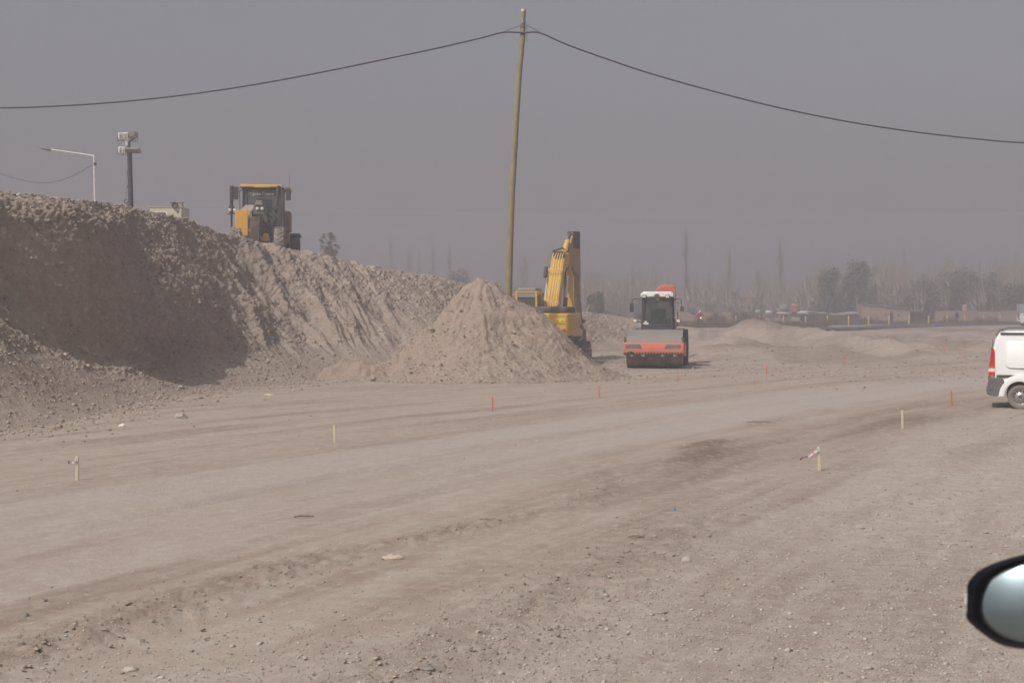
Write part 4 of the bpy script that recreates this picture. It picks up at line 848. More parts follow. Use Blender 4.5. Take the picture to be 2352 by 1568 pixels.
    for cx in (.70, 3.28):
        for y, sd in ((.10, -1), (1.56, 1)):
            M = Matrix.Translation((cx, y, .285)) @ Matrix.Rotation(R(90)*(1 if sd < 0 else -1), 4, 'Z')
            m2 = MB(); m2.lathe([(-.085, .185), (-.095, .20), (-.10, .24), (-.088, .275), (-.05, .286), (.05, .286), (.09, .272), (.095, .2)], (0, 0, 0), 'x', 48)
            m2.v = [tuple(M @ Vector(v)) for v in m2.v]; wh = m2.build('wheel', TY, t)
            m2 = MB(); m2.lathe([(-.084, .186), (-.092, .180), (-.088, .170), (-.060, .160), (-.052, .150), (-.066, .085), (-.078, .075), (-.082, .055), (-.070, .045), (-.068, .001)], (0, 0, 0), 'x', 48)
            m2.v = [tuple(M @ Vector(v)) for v in m2.v]; rm = m2.build('rim', mat('wheel_steel', (.42, .41, .40), .38, metal=.65, var=.08, dust=.15), wh)
            m2 = MB()
            for i in range(12):
                a = 2*math.pi*i/12; c_ = Vector((-.0645, math.cos(a)*.128, math.sin(a)*.128)); rad = Vector((0, math.cos(a), math.sin(a))); tn = Vector((0, -math.sin(a), math.cos(a)))
                v4 = [c_+rad*.018+tn*.014, c_+rad*.018-tn*.014, c_-rad*.018-tn*.010, c_-rad*.018+tn*.010]; m2.add([M @ v for v in v4]+[M @ (v+Vector((.02, 0, 0))) for v in v4], [(0, 1, 2, 3), (0, 4, 5, 1), (1, 5, 6, 2), (2, 6, 7, 3), (3, 7, 4, 0)])
            m2.build('rim_slots', BLACK, rm); m2 = MB(); m2.lathe([(-.09, .001), (-.09, .022), (-.08, .03)], (0, 0, 0), 'x', 12); m2.v = [tuple(M @ Vector(v)) for v in m2.v]; m2.build('hub_cap', DARK, rm)
    # tail light
    def lamp(nm, z0, z1, mm, x0_=.015, x1_=.135):
        vs = []; 
        for i in range(9):
            z = z0+(z1-z0)*i/8; xx = .045+(.055*sm((z-.9)/.5))*1.0; xr = x1_-.06*sm((z-1.36)/.12); vs += [(xx-.05, .10, z), (xx-.045, -.004, z), (xr, ys_(z)-.010, z), (xr, ys_(z)+.02, z)]
        m3 = MB(); m3.add(vs, [(4*i+j, 4*i+j+1, 4*i+j+5, 4*i+j+4) for i in range(8) for j in range(3)]+[(0, 1, 2, 3), (32, 33, 34, 35)], True); return m3.build(nm, mm, t)
    lamp('tail_light', 1.01, 1.45, REDL); lamp('turn_signal', .955, 1.01, mat('orange_red_lens', (.75, .10, .02), .25, coat=.5)); lamp('reverse_light', .875, .955, WHITE); lamp('brake_light', .76, .875, REDL)
    # roof rails
    for y in (.20, 1.42):
        m2 = MB(); m2.tube([(.17, y, 1.72), (.26, y, 1.86), (.42, y, 1.905), (1.5, y, 1.925), (2.55, y, 1.91), (2.75, y, 1.83)], .017, 8); m2.tube([(.30, y, 1.83), (.32, y, 1.88)], .022, 6); m2.tube([(1.5, y, 1.84), (1.5, y, 1.92)], .022, 6); m2.build('roof_rail', mat('rail_grey', (.12, .12, .125), .5, dust=.1), t)
    m2 = MB(); m2.prism([(0, 1.785), (.03, 1.815)], 0, 1, 'x') if 0 else m2.box(.26, 2.6, .052, .10, 1.755, 1.800); m2.build('gutter_strip', mat('gutter_dark', (.06, .062, .065), .5), t, .008)
    m2 = MB(); m2.box(.085, .10, .14, 1.52, 1.0, 1.62); m2.build('rear_window', GLASS, t)
    m2 = MB(); m2.box(-.01, .05, .60, 1.05, .62, .74); m2.build('plate_recess', DARK, t)
    m2 = MB(); m2.add([(2.35, ys_(1.05)-.012, 1.05), (3.2, ys_(1.05)-.012, 1.05), (2.92, ys_(1.62)-.012, 1.62), (2.35, ys_(1.62)-.012, 1.62)], [(0, 1, 2, 3)]); m2.build('front_side_window', mat('dark_window', (.02, .022, .024), .1, spec=.6), t)
    m2 = MB(); m2.box(.06, .10, -.03, -.0, .76, .80); m2.build('door_hinge', GREY, t)
make_van()

# ------------------------------------------------------------ mirror of the vehicle the picture is taken from
def make_mirror():
    d = 2.46; t = thing('wing_mirror', 'black wing mirror of a near vehicle cut off by the lower right edge', 'wing mirror', P(2410, 1385, d))
    o0 = P(2410, 1385, d); L = lambda px, py, dy=0: P(px, py, d)-o0+Vector((0, dy, 0))
    outer = [(2221, 1345), (2228, 1330), (2243, 1314), (2262, 1302), (2292, 1289), (2352, 1272), (2420, 1262), (2500, 1262), (2550, 1280), (2570, 1330), (2575, 1400), (2560, 1460), (2520, 1485), (2430, 1493), (2352, 1490), (2305, 1482), (2276, 1468), (2250, 1449), (2228, 1430), (2219, 1416), (2220, 1400), (2221, 1370)]
    inner = [(2262, 1350), (2272, 1331), (2288, 1318), (2306, 1308), (2330, 1298), (2352, 1291), (2420, 1279), (2490, 1278), (2525, 1295), (2545, 1335), (2548, 1400), (2536, 1445), (2500, 1464), (2430, 1473), (2352, 1472), (2318, 1466), (2292, 1455), (2272, 1439), (2258, 1422), (2252, 1402), (2252, 1385), (2255, 1367)]
    def dense(a): a = np.array(a+a[:1], float); k = np.linspace(0, len(a)-1, (len(a)-1)*3+1)[:-1]; return [tuple(p) for p in cr(a, k)]
    outer, inner = dense(outer), dense(inner)
    H = mat('mirror_black', (.003, .004, .006), .5, var=.05, spec=.12); n = len(outer); cc = P(2400, 1378, d)
    # the whole head is swivelled up and outwards: tilt() is how far each point of its face lies behind the centre
    def tilt(q): dx, dz = min(0, q.x-cc.x), q.z-cc.z; return dz*.22+dz*dz*1.9-.5*dx-1.65*((dx+.04)**2 if dx < -.04 else 0)
    def T(px, py, dy=0, k=1.0, far=None):
        q = cc+(P(px, py, d)-cc)*k; px2, py2 = CX+q.x/d*F, HY-(q.z-CH)/d*F; return P(px2, py2, d+tilt(q)*(1 if far is None else far)+dy)-o0
    mid = [((x*.55+u*.45), (y*.55+v*.45)) for (x, y), (u, v) in zip(inner, outer)]
    V = [T(x, y, -.004) for x, y in inner]+[T(x, y, -.012) for x, y in mid]+[T(x, y, .008) for x, y in outer]
    V += [T(x, y, .05, .99, .9) for x, y in outer]+[T(x, y, .09, .84, .7) for x, y in outer]+[T(x, y, .12, .5, .4) for x, y in outer]
    fs = [(k*n+i, k*n+(i+1) % n, (k+1)*n+(i+1) % n, (k+1)*n+i) for k in range(5) for i in range(n)]+[tuple(range(5*n, 6*n))]
    m2 = MB(); m2.add(V, fs, True); h = m2.build('mirror_housing', H, t)
    # inner rim lip and the slightly domed silvered glass
    m2 = MB(); V = [T(x, y, -.004) for x, y in inner]+[T(x, y, .004, .955) for x, y in inner]; m2.add(V, [(i, (i+1) % n, (i+1) % n+n, i+n) for i in range(n)], True); m2.build('glass_bezel', mat('bezel_dark', (.035, .033, .03), .5), h)
    gm = bpy.data.materials.new('mirror_glass'); gm.use_nodes = True; b = gm.node_tree.nodes['Principled BSDF']; b.inputs['Base Color'].default_value = (.25, .31, .33, 1); b.inputs['Metallic'].default_value = 1; b.inputs['Roughness'].default_value = .27
    rings = 9; V = [T(x, y, .003, max(.97*(1-k/rings), .001)) for k in range(rings+1) for x, y in inner]
    m2 = MB(); m2.add(V, [(k*n+i, k*n+(i+1) % n, (k+1)*n+(i+1) % n, (k+1)*n+i) for k in range(rings) for i in range(n)], True); m2.build('mirror_glass', gm, h)
    # small amber side repeater on the housing edge
    m2 = MB(); m2.tube([T(2221, 1362, .012), T(2219, 1370, .013), T(2218.5, 1380, .013), T(2219, 1388, .012)], .0026, 8); m2.build('side_repeater', mat('repeater_clear', (.5, .52, .5), .2, coat=.6), h)
    m2 = MB(); m2.tube([L(2540, 1440, .05), L(2620, 1470, .08), L(2720, 1480, .05)], [.035, .03, .04], 14); m2.build('mirror_arm', H, t)
GLASS_CURVE, GLASS_TILT = .5, .30
make_mirror()

# ------------------------------------------------------------ asphalt road beyond the site
def make_road():
    near = [(1900, 757.5), (1990, 756), (2080, 753), (2170, 750), (2260, 747.5), (2352, 745.5), (2500, 742), (2700, 739)]
    V = []; n = 120; m_ = 14
    N = cr(np.array([(P(x, y, 1.0).x, F*(CH-.6)/(y-HY)) for x, y in near], float), np.linspace(0, 7, n))   # tan, distance on the raised ground
    for (tx, dd) in N:
        p = np.array([tx*dd, dd])
        for j in range(m_): q = j/(m_-1); w_ = 5.5+.22*(dd-115); V.append((p[0], p[1]+q*max(w_, 6)*1.6, .6+.55*0+.10*math.sin(math.pi*q)+.02))
    V = np.array(V); V[:, 2] = np.maximum(zg(V[:, 0], V[:, 1]), .6)+.05+.12*np.sin(np.pi*np.tile(np.linspace(0, 1, m_), n))
    o = np_obj('road', V, grid_faces(n, m_), mat('asphalt', (.048, .048, .052), .85, var=.12, vs=.4, dust=.22)); tag(o, kind='structure')
make_road()

# ------------------------------------------------------------ yellow marker posts
def yellow_posts():
    XS = [(1637.4, 744), (1690.5, 745), (1744.4, 745.5), (1798.5, 746), (1850.4, 747), (1900.2, 747.5), (1949, 748.5), (1995, 748), (2042, 747), (2087, 746), (2132.7, 745.5), (2175, 744.5), (2216.6, 743.5), (2258.3, 743), (2297.5, 742), (2334.6, 741)]
    wh = ['', 'second', 'third', 'fourth', 'fifth', 'sixth', 'seventh', 'eighth', 'ninth', 'tenth', 'eleventh', 'twelfth', 'thirteenth', 'fourteenth', 'fifteenth', '']
    m2 = MB(); m2.lathe([(-.1, .001), (-.1, .095), (1.15, .085), (1.22, .05), (1.23, .001)], (0, 0, 0), 'z', 12)
    YP = mat('post_yellow', (.62, .40, .12), .7, var=.12, dust=.3)
    t0 = None
    for i, (px, by) in enumerate(XS):
        d = F*(CH-.6)/(by-HY); d = min(d, 182)
        if t0 is None:
            t = t0 = thing('marker_post', '', 'marker post'); m2.build('post_shaft', YP, t)
            b = MB(); b.lathe([(.95, .094), (1.05, .092)], (0, 0, 0), 'z', 12); b.build('reflective_band', mat('band_pale', (.7, .6, .4), .5), t)
        else: t = copy_tree(t0)
        t.location = ((px-CX)/F*d, d, float(zg((px-CX)/F*d, d))+.0); t.rotation_euler = (0, R([0, -2, 1, -4, 0, 3, 1, -3, -2, -5, 0, 3, -2, 1, 0, -2][i]), i)
        t['group'] = 'yellow marker posts lining the far road'
        t['label'] = 'yellow marker post at the %s' % ('left end of the long row' if i == 0 else 'right end of the long row') if i in (0, 15) else 'yellow marker post, %s from the left in the long row' % wh[i]
yellow_posts()

# ------------------------------------------------------------ adobe house, walls, odds and ends behind the road
ADOBE = mat('adobe_brick', (.36, .26, .185), .95, var=.14, vs=1.2)
TIN = mat('rusty_tin_sheet', (.36, .34, .33), .6, metal=.2, var=.25, vs=.8, dust=.3)
def make_house():
    d = 188.0; gz = .55; X = lambda px: (px-CX)/F*d; Zf = lambda py: CH-(py-HY)/F*d
    t = thing('adobe_house', 'low adobe brick house with a sloping patched tin roof beyond the road', 'house', (X(1979), d, gz))
    x1 = X(2088)-X(1979); h0 = Zf(698)-gz; h1 = Zf(711.5)-gz; x2 = X(2124)-X(1979)
    m2 = MB(); m2.add([(0, 0, -.3), (x1, -.6, -.3), (x1, -.6, h1), (0, 0, h0), (.6, 5, -.3), (x1+.6, 4.4, -.3), (x1+.6, 4.4, h1), (.6, 5, h0)], [(0, 1, 2, 3), (7, 6, 5, 4), (0, 3, 7, 4), (1, 5, 6, 2), (3, 2, 6, 7), (0, 4, 5, 1)])
    wl = m2.build('wall', ADOBE, t, .04)
    m2 = MB(); k = 12
    for i in range(k):
        a, b = i/k, (i+.9)/k; z = lambda q: h0+(h1-h0)*q+.06+.05*math.sin(i*2.1); xx = lambda q: -.1+(x1+.25)*q
        m2.add([(xx(a), -.25-.6*a, z(a)), (xx(b), -.25-.6*b, z(b)), (xx(b)+.6, 5.2, z(b)+.12), (xx(a)+.6, 5.2, z(a)+.12)]+[(xx(a), -.25-.6*a, z(a)+.06), (xx(b), -.25-.6*b, z(b)+.06), (xx(b)+.6, 5.2, z(b)+.18), (xx(a)+.6, 5.2, z(a)+.18)], [(3, 2, 1, 0), (4, 5, 6, 7), (0, 1, 5, 4), (1, 2, 6, 5), (2, 3, 7, 6), (3, 0, 4, 7)])
    rf = m2.build('roof', TIN, t)
    m2 = MB(); m2.add([(x1, -.5, h1-.05), (x2, .2, h1-.25), (x2, 3.5, h1-.1), (x1, 3.5, h1+.1)]+[(x1, -.5, h1+.02), (x2, .2, h1-.18), (x2, 3.5, h1-.03), (x1, 3.5, h1+.17)], [(3, 2, 1, 0), (4, 5, 6, 7), (0, 1, 5, 4), (1, 2, 6, 5), (2, 3, 7, 6), (3, 0, 4, 7)]); m2.build('porch_roof', TIN, t)
    for q in (.55, 1.0): m2 = MB(); m2.bar((x1+(x2-x1)*q-.05, .2, 0), (x1+(x2-x1)*q-.05, .2, h1-.2), .10); m2.build('porch_post', DARK, t)
    m2 = MB(); m2.box(x1+.1, x2-.1, 1.2, 1.3, -.2, h1-.3); m2.build('porch_back_wall', mat('dark_boards', (.09, .08, .075), .9), t)
    def hole(nm, pa, pb, ya, yb, mm): xa, xb = X(pa)-X(1979), X(pb)-X(1979); yy = -.6*xa/x1; m3 = MB(); m3.box(xa, xb, yy-.05, yy+.05, Zf(yb)-gz, Zf(ya)-gz); return m3.build(nm, mm, t)
    hole('door', 2042.5, 2050, 716, 740, mat('dark_doorway', (.05, .03, .03), .9)); hole('door_curtain', 2043, 2048.5, 713.5, 718, mat('faded_red_cloth', (.38, .10, .07), .9))
    hole('window', 2031, 2035.5, 719, 725, DARK); hole('window', 2059, 2064, 722, 727, DARK)
make_house()
def block_wall(px0, px1, top, d, dep, label, mm, h_extra=0, rough=.12):
    gz = float(zg((px0-CX)/F*d, d)); x0, x1 = (px0-CX)/F*d, (px1-CX)/F*d; h = CH-(top-HY)/F*d-gz; n = max(6, int((x1-x0)*1.5)); m2 = MB(); rr = random.Random(int(px0))
    hs = [h-rr.uniform(0, rough) for i in range(n+1)]; vs = []
    for i in range(n+1): x = (x1-x0)*i/n; vs += [(x, 0, -.4), (x, 0, hs[i]), (x, dep, hs[i]), (x, dep, -.4)]
    fs = [(4*i+j, 4*i+4+j, 4*i+4+(j+1) % 4, 4*i+(j+1) % 4) for i in range(n) for j in range(4)]+[(0, 1, 2, 3), (4*n+3, 4*n+2, 4*n+1, 4*n)]
    m2.add(vs, fs); o = m2.build('adobe_wall', mm); o.location = (x0, d, gz); tag(o, label, 'wall'); return o
block_wall(1545, 1722, 716.5, 182, .5, 'long low adobe wall behind the motorcyclist', ADOBE)
block_wall(1722, 1838, 727, 184, .5, 'low pale adobe wall below the heap of roofing sheets', mat('pale_adobe', (.42, .33, .26), .95, var=.15, vs=1))
block_wall(2150, 2345, 713.5, 186, .5, 'long low adobe wall right of the brick house', ADOBE)
def make_shack():
    d = 186.0; gz = .55; X = lambda px: (px-CX)/F*d; Zf = lambda py: CH-(py-HY)/F*d-gz
    t = thing('low_shack', 'low dark sided shack under a flat pale earth roof left of the brick house', 'shack', (X(1834), d, gz)); o = X(1834)
    m2 = MB(); m2.box(0, X(1975)-o, 0, 3.5, -.3, Zf(722)); m2.build('wall', mat('shack_boards', (.16, .125, .105), .9, var=.25, vs=.7), t)
    m2 = MB(); n = 14; rr = random.Random(3); vs = []
    for i in range(n+1): x = -.5+(X(1962)-o+.9)*i/n; z = Zf(717.5-3*math.sin(i*.5))+rr.uniform(-.08, .08)-.1*(i > 9); vs += [(x, -.4, z-.16), (x, -.4, z), (x, 3.8, z+.1), (x, 3.8, z-.06)]
    m2.add(vs, [(4*i+j, 4*i+4+j, 4*i+4+(j+1) % 4, 4*i+(j+1) % 4) for i in range(n) for j in range(4)]+[(0, 1, 2, 3), (4*n+3, 4*n+2, 4*n+1, 4*n)]); m2.build('roof', mat('earth_roof', (.40, .34, .30), .9, var=.2, vs=.8), t)
    m2 = MB(); m2.box(X(1845)-o, X(1872)-o, -.05, -.01, -.2, Zf(725)); m2.build('doorway', DARK, t)
    m2 = MB(); m2.box(X(1917)-o, X(1930)-o, -.06, -.01, .3, Zf(726)); m2.build('door', mat('pale_teal_paint', (.24, .32, .30), .8), t)
make_shack()
def junk():
    d = 183.0; X = lambda px: (px-CX)/F*d; Z = lambda py: CH-(py-HY)/F*d
    m2 = MB(); m2.lathe([(0, .001), (0, .29), (.02, .30), (.29, .29), (.31, .305), (.33, .29), (.6, .29), (.62, .305), (.64, .29), (.9, .30), (.92, .28), (.92, .001)], (0, 0, 0), 'z', 20)
    o = m2.build('plastic_barrel', BLUE); o.location = (X(1587.5), 181.3, Z(722)); o.scale = (1, 1, 1.05); tag(o, 'blue plastic barrel by the low wall left of the motorcyclist', 'barrel')
    # heap of sheets on the low roof line
    for i, (px, py, w_, h_, c, lb) in enumerate(((1768, 715, 1.0, .55, (.62, .62, .62), 'crumpled pale plastic sheet left on the roofing heap'), (1800, 717, 2.1, .35, (.50, .44, .38), 'long flat pale roofing sheet in the middle of the heap'),
                                                  (1846, 716, 1.6, .45, (.60, .61, .62), 'crumpled white sheet below the faded red tank'), (1743, 714, .9, .7, (.32, .36, .32), 'round grey green bundle at the left of the roofing heap'))):
        m3 = MB(); m3.ball((0, 0, 0), w_/2, .5, h_/2, 14, 8); rr = random.Random(i); m3.v = [(x+rr.uniform(-.06, .06), y, z+rr.uniform(-.06, .06)) for x, y, z in m3.v]
        o = m3.build('roofing_sheet' if i < 3 else 'cloth_bundle', mat('junk%d' % i, c, .7, var=.15)); o.location = (X(px), d+.8, Z(py)-.15); tag(o, lb, 'sheet' if i < 3 else 'bundle')
    t = thing('water_tank', 'faded red water tank on a low stand between the scrap heap and shack', 'water tank', (X(1834), 185, Z(716)))
    m3 = MB(); m3.lathe([(.0, .001), (.0, .60), (.9, .62), (1.15, .40), (1.2, .001)], (0, 0, 0), 'z', 18); m3.build('tank', mat('faded_red', (.36, .17, .14), .7, var=.15), t)
    m3 = MB(); m3.box(-.6, .6, -.5, .5, -1.3, 0, top=(.8, .8)); m3.build('tank_stand', DARK, t)
    t = thing('water_tank', 'grey green round tank beside the faded red one', 'water tank', (X(1808), 185, Z(717))); m3 = MB(); m3.ball((0, 0, .55), .62, .6, .6, 16, 10); m3.build('tank', mat('grey_green', (.20, .24, .21), .7), t)
    m3 = MB(); m3.box(-.4, .4, -.4, .4, -1.2, .1); m3.build('tank_stand', DARK, t)
    t = thing('water_tank', 'pinkish small tank standing on the wall right of the dark figure', 'water tank', (X(2241), 187.3, Z(713)));  m3 = MB(); m3.lathe([(.0, .001), (.0, .42), (.7, .42), (.85, .2), (.87, .001)], (0, 0, 0), 'z', 16); m3.build('tank', mat('pinkish', (.48, .26, .22), .7), t)
    m3 = MB(); m3.box(-.5, .5, -.4, .4, -1.6, 0); m3.build('tank_stand', ADOBE, t)
    # road sign seen from behind
    t = thing('road_sign', 'pale rectangular road sign on two posts at the far right', 'road sign', (X(2316), 178, .55)); zz = lambda py: CH-(py-HY)/F*178-.55; xx = lambda px: (px-2316)/F*178
    m3 = MB(); m3.box(xx(2303), xx(2330), -.02, .02, zz(718), zz(697)); m3.build('sign_board', mat('sign_back', (.40, .44, .45), .5, var=.06), t, .01)
    m3 = MB(); m3.box(xx(2303), xx(2330), -.03, -.022, zz(698.5), zz(697)); m3.box(xx(2303), xx(2304.5), -.03, -.022, zz(718), zz(698.5)); m3.box(xx(2328.5), xx(2330), -.03, -.022, zz(718), zz(698.5)); m3.build('sign_border', mat('sign_edge', (.16, .2, .22), .6), t)
    for px in (2308, 2325): m3 = MB(); m3.box(xx(px)-.06, xx(px)+.06, -.12, -.04, -.3, zz(699)); m3.build('sign_post', GREY, t)
junk()

# ------------------------------------------------------------ people, motorcycle, far car
def skin_body(name, joints, edges, radii, m, parent, sub=2):
    me = bpy.data.meshes.new(name); me.from_pydata(joints, edges, []); o = bpy.data.objects.new(name, me); COL.objects.link(o); o.parent = parent
    sk = o.modifiers.new('skin', 'SKIN'); 
    for i, r in enumerate(radii): me.skin_vertices[0].data[i].radius = (r, r)
    me.skin_vertices[0].data[0].use_root = True
    ss = o.modifiers.new('ss', 'SUBSURF'); ss.levels = sub; ss.render_levels = sub
    dg = bpy.context.evaluated_depsgraph_get(); nm = bpy.data.meshes.new_from_object(o.evaluated_get(dg)); o.modifiers.clear(); o.data = nm
    nm.polygons.foreach_set('use_smooth', [True]*len(nm.polygons)); nm.materials.clear(); nm.materials.append(m); return o
SKIN = mat('skin', (.36, .20, .13), .6); CLOTH_D = mat('dark_cloth', (.03, .03, .035), .9)
def hand(parent, c, dx, m=SKIN):
    for i, l in enumerate((.07, .08, .085, .08)): mb = None
    mb = MB(); mb.ball(c, .045, .05, .035, 10, 6)
    for i, l in enumerate((.05, .062, .066, .056)): x = c[0]+(-.033+.022*i)*dx; mb.tube([(x, c[1]-.03, c[2]+.01), (x, c[1]-.03-l*.6, c[2]), (x, c[1]-.03-l*.6, c[2]-l*.5)], [.011, .010, .008], 6)
    mb.tube([(c[0]+.035*dx, c[1], c[2]), (c[0]+.06*dx, c[1]-.03, c[2]-.02)], [.012, .009], 6); return mb.build('hand', m, parent)
def rider():
    d = 140.0; x = (1608-CX)/F*d; gz = float(zg(x, d)); gz = max(gz, .6)
    mc = thing('motorcycle', 'motorcycle with a lit headlamp coming along the dirt beside the far wall', 'motorcycle', (x, d, gz))
    # faces -y
    for y in (-.62, .68):
        m2 = MB(); m2.lathe([(-.05, .24), (-.06, .28), (-.03, .31), (.03, .31), (.06, .28), (.05, .24), (-.05, .24)], (0, y, .31), 'x', 28); wh = m2.build('wheel', BLACK, mc)
        m2 = MB(); m2.lathe([(-.02, .24), (-.05, .04), (.05, .04), (.02, .24)], (0, y, .31), 'x', 20); m2.build('rim', STEEL, wh)
    m2 = MB()
    for s in (-1, 1): m2.tube([(s*.09, -.62, .31), (s*.10, -.42, .95)], .022, 8)
    m2.box(-.08, .08, -.78, -.45, .62, .66); m2.build('front_fork', DARK, mc, .01)
    m2 = MB(); m2.box(-.13, .13, -.35, .05, .70, .92, top=(.7, .8)); m2.box(-.15, .15, -.25, .25, .32, .66); m2.build('tank_and_engine', mat('moto_dark', (.04, .04, .045), .4, dust=.3), mc, .05)
    m2 = MB(); m2.box(-.13, .13, .05, .75, .74, .84); m2.build('seat', BLACK, mc, .03)
    m2 = MB(); m2.box(-.24, .24, -.62, -.50, .66, 1.0, top=(.8, .6)); m2.build('front_fairing', DARK, mc, .03)
    m2 = MB(); m2.tube([(-.36, -.28, 1.06), (-.2, -.38, 1.04), (.2, -.38, 1.04), (.36, -.28, 1.06)], .016, 8); m2.build('handlebar', DARK, mc)
    m2 = MB(); m2.lathe([(-.04, .001), (-.03, .07), (0, .085), (.08, .07), (.1, .001)], (-.02, -.60, 1.02), 'y', 18); hl = m2.build('headlight', DARK, mc)
    em = bpy.data.materials.new('lit_headlamp'); em.use_nodes = True; b = em.node_tree.nodes['Principled BSDF']; b.inputs['Base Color'].default_value = (1, .8, .5, 1); b.inputs['Emission Color'].default_value = (1, .72, .42, 1); b.inputs['Emission Strength'].default_value = 2.2
    m2 = MB(); m2.lathe([(-.052, .001), (-.045, .06), (-.032, .078)], (-.02, -.605, 1.02), 'y', 18); m2.build('lit_lens', em, hl)
    t = thing('person', 'rider in a red jacket and white helmet sitting on the motorcycle', 'person', (x, d, gz))
    J = [(0, .30, .90), (0, .26, 1.12), (0, .18, 1.36), (0, .14, 1.50), (0, .10, 1.62), (-.20, .16, 1.44), (-.38, .0, 1.20), (-.34, -.26, 1.09), (.20, .16, 1.44), (.38, .0, 1.20), (.34, -.26, 1.09), (-.14, .26, .88), (-.24, -.12, .78), (-.20, .10, .36), (-.20, -.02, .30), (.14, .26, .88), (.24, -.12, .78), (.20, .10, .36), (.20, -.02, .30)]
    E = [(0, 1), (1, 2), (2, 3), (3, 4), (2, 5), (5, 6), (6, 7), (2, 8), (8, 9), (9, 10), (0, 11), (11, 12), (12, 13), (13, 14), (0, 15), (15, 16), (16, 17), (17, 18)]
    skin_body('body', J, E, [.15, .15, .16, .06, .06, .07, .05, .035, .07, .05, .035, .10, .075, .05, .045, .10, .075, .05, .045], CLOTH_D, t)
    RJ = mat('red_jacket', (.42, .03, .035), .8, var=.12, vs=6)
    skin_body('jacket', [(0, .29, .95), (0, .26, 1.14), (0, .18, 1.38), (0, .15, 1.50), (-.21, .16, 1.44), (-.40, .0, 1.20), (-.34, -.22, 1.10), (.21, .16, 1.44), (.40, .0, 1.20), (.34, -.22, 1.10)], [(0, 1), (1, 2), (2, 3), (2, 4), (4, 5), (5, 6), (2, 7), (7, 8), (8, 9)], [.18, .185, .20, .10, .105, .085, .055, .105, .085, .055], RJ, t)
    m2 = MB(); m2.ball((0, .06, 1.63), .095, .11, .12, 14, 10); m2.ball((0, -.05, 1.62), .018, .02, .025, 8, 6); hd = m2.build('head', SKIN, t)
    m2 = MB(); m2.ball((0, .07, 1.655), .145, .165, .145, 18, 12); m2.build('helmet', WHITE, t); m2 = MB(); m2.box(-.10, .10, -.105, -.06, 1.59, 1.67); m2.build('visor', mat('visor', (.05, .055, .06), .1, spec=.7), t, .02)
    for s in (-1, 1): hand(t, (s*.34, -.29, 1.08), -s)
rider()
def walker():
    d = 168.0; x = (2198-CX)/F*d; gz = float(zg(x, d))
    t = thing('person', 'person in dark clothes standing upright beyond the asphalt road', 'person', (x, d, gz), R(25))
    J = [(0, 0, .92), (0, .02, 1.15), (0, .02, 1.38), (0, 0, 1.50), (0, -.02, 1.62), (-.19, .02, 1.40), (-.25, .03, 1.12), (-.22, -.14, .90), (.19, .02, 1.40), (.26, .03, 1.12), (.24, -.12, .90), (-.10, 0, .88), (-.13, -.08, .48), (-.14, .06, .08), (-.14, -.10, .04), (.10, 0, .88), (.13, .06, .48), (.13, .16, .08), (.13, .02, .04)]
    E = [(0, 1), (1, 2), (2, 3), (3, 4), (2, 5), (5, 6), (6, 7), (2, 8), (8, 9), (9, 10), (0, 11), (11, 12), (12, 13), (13, 14), (0, 15), (15, 16), (16, 17), (17, 18)]
    skin_body('body', J, E, [.14, .13, .15, .055, .05, .06, .045, .03, .06, .045, .03, .09, .065, .045, .04, .09, .065, .045, .04], mat('grey_trousers', (.12, .12, .125), .9), t)
    skin_body('jacket', [(0, 0, .90), (0, .02, 1.15), (0, .02, 1.38), (0, .0, 1.50), (-.20, .02, 1.41), (-.26, .03, 1.12), (-.22, -.12, .94), (.20, .02, 1.41), (.27, .03, 1.12), (.24, -.10, .94)], [(0, 1), (1, 2), (2, 3), (2, 4), (4, 5), (5, 6), (2, 7), (7, 8), (8, 9)], [.19, .18, .19, .09, .095, .075, .05, .095, .075, .05], CLOTH_D, t)
    m2 = MB(); m2.ball((0, -.02, 1.64), .085, .10, .12, 14, 10); m2.ball((0, -.12, 1.63), .016, .02, .024, 8, 6); m2.build('head', SKIN, t); m2 = MB(); m2.ball((0, .0, 1.68), .10, .115, .11, 14, 8); m2.build('hair', BLACK, t)
    for s in (-1, 1): hand(t, (s*.23, -.15, .86), -s)
walker()
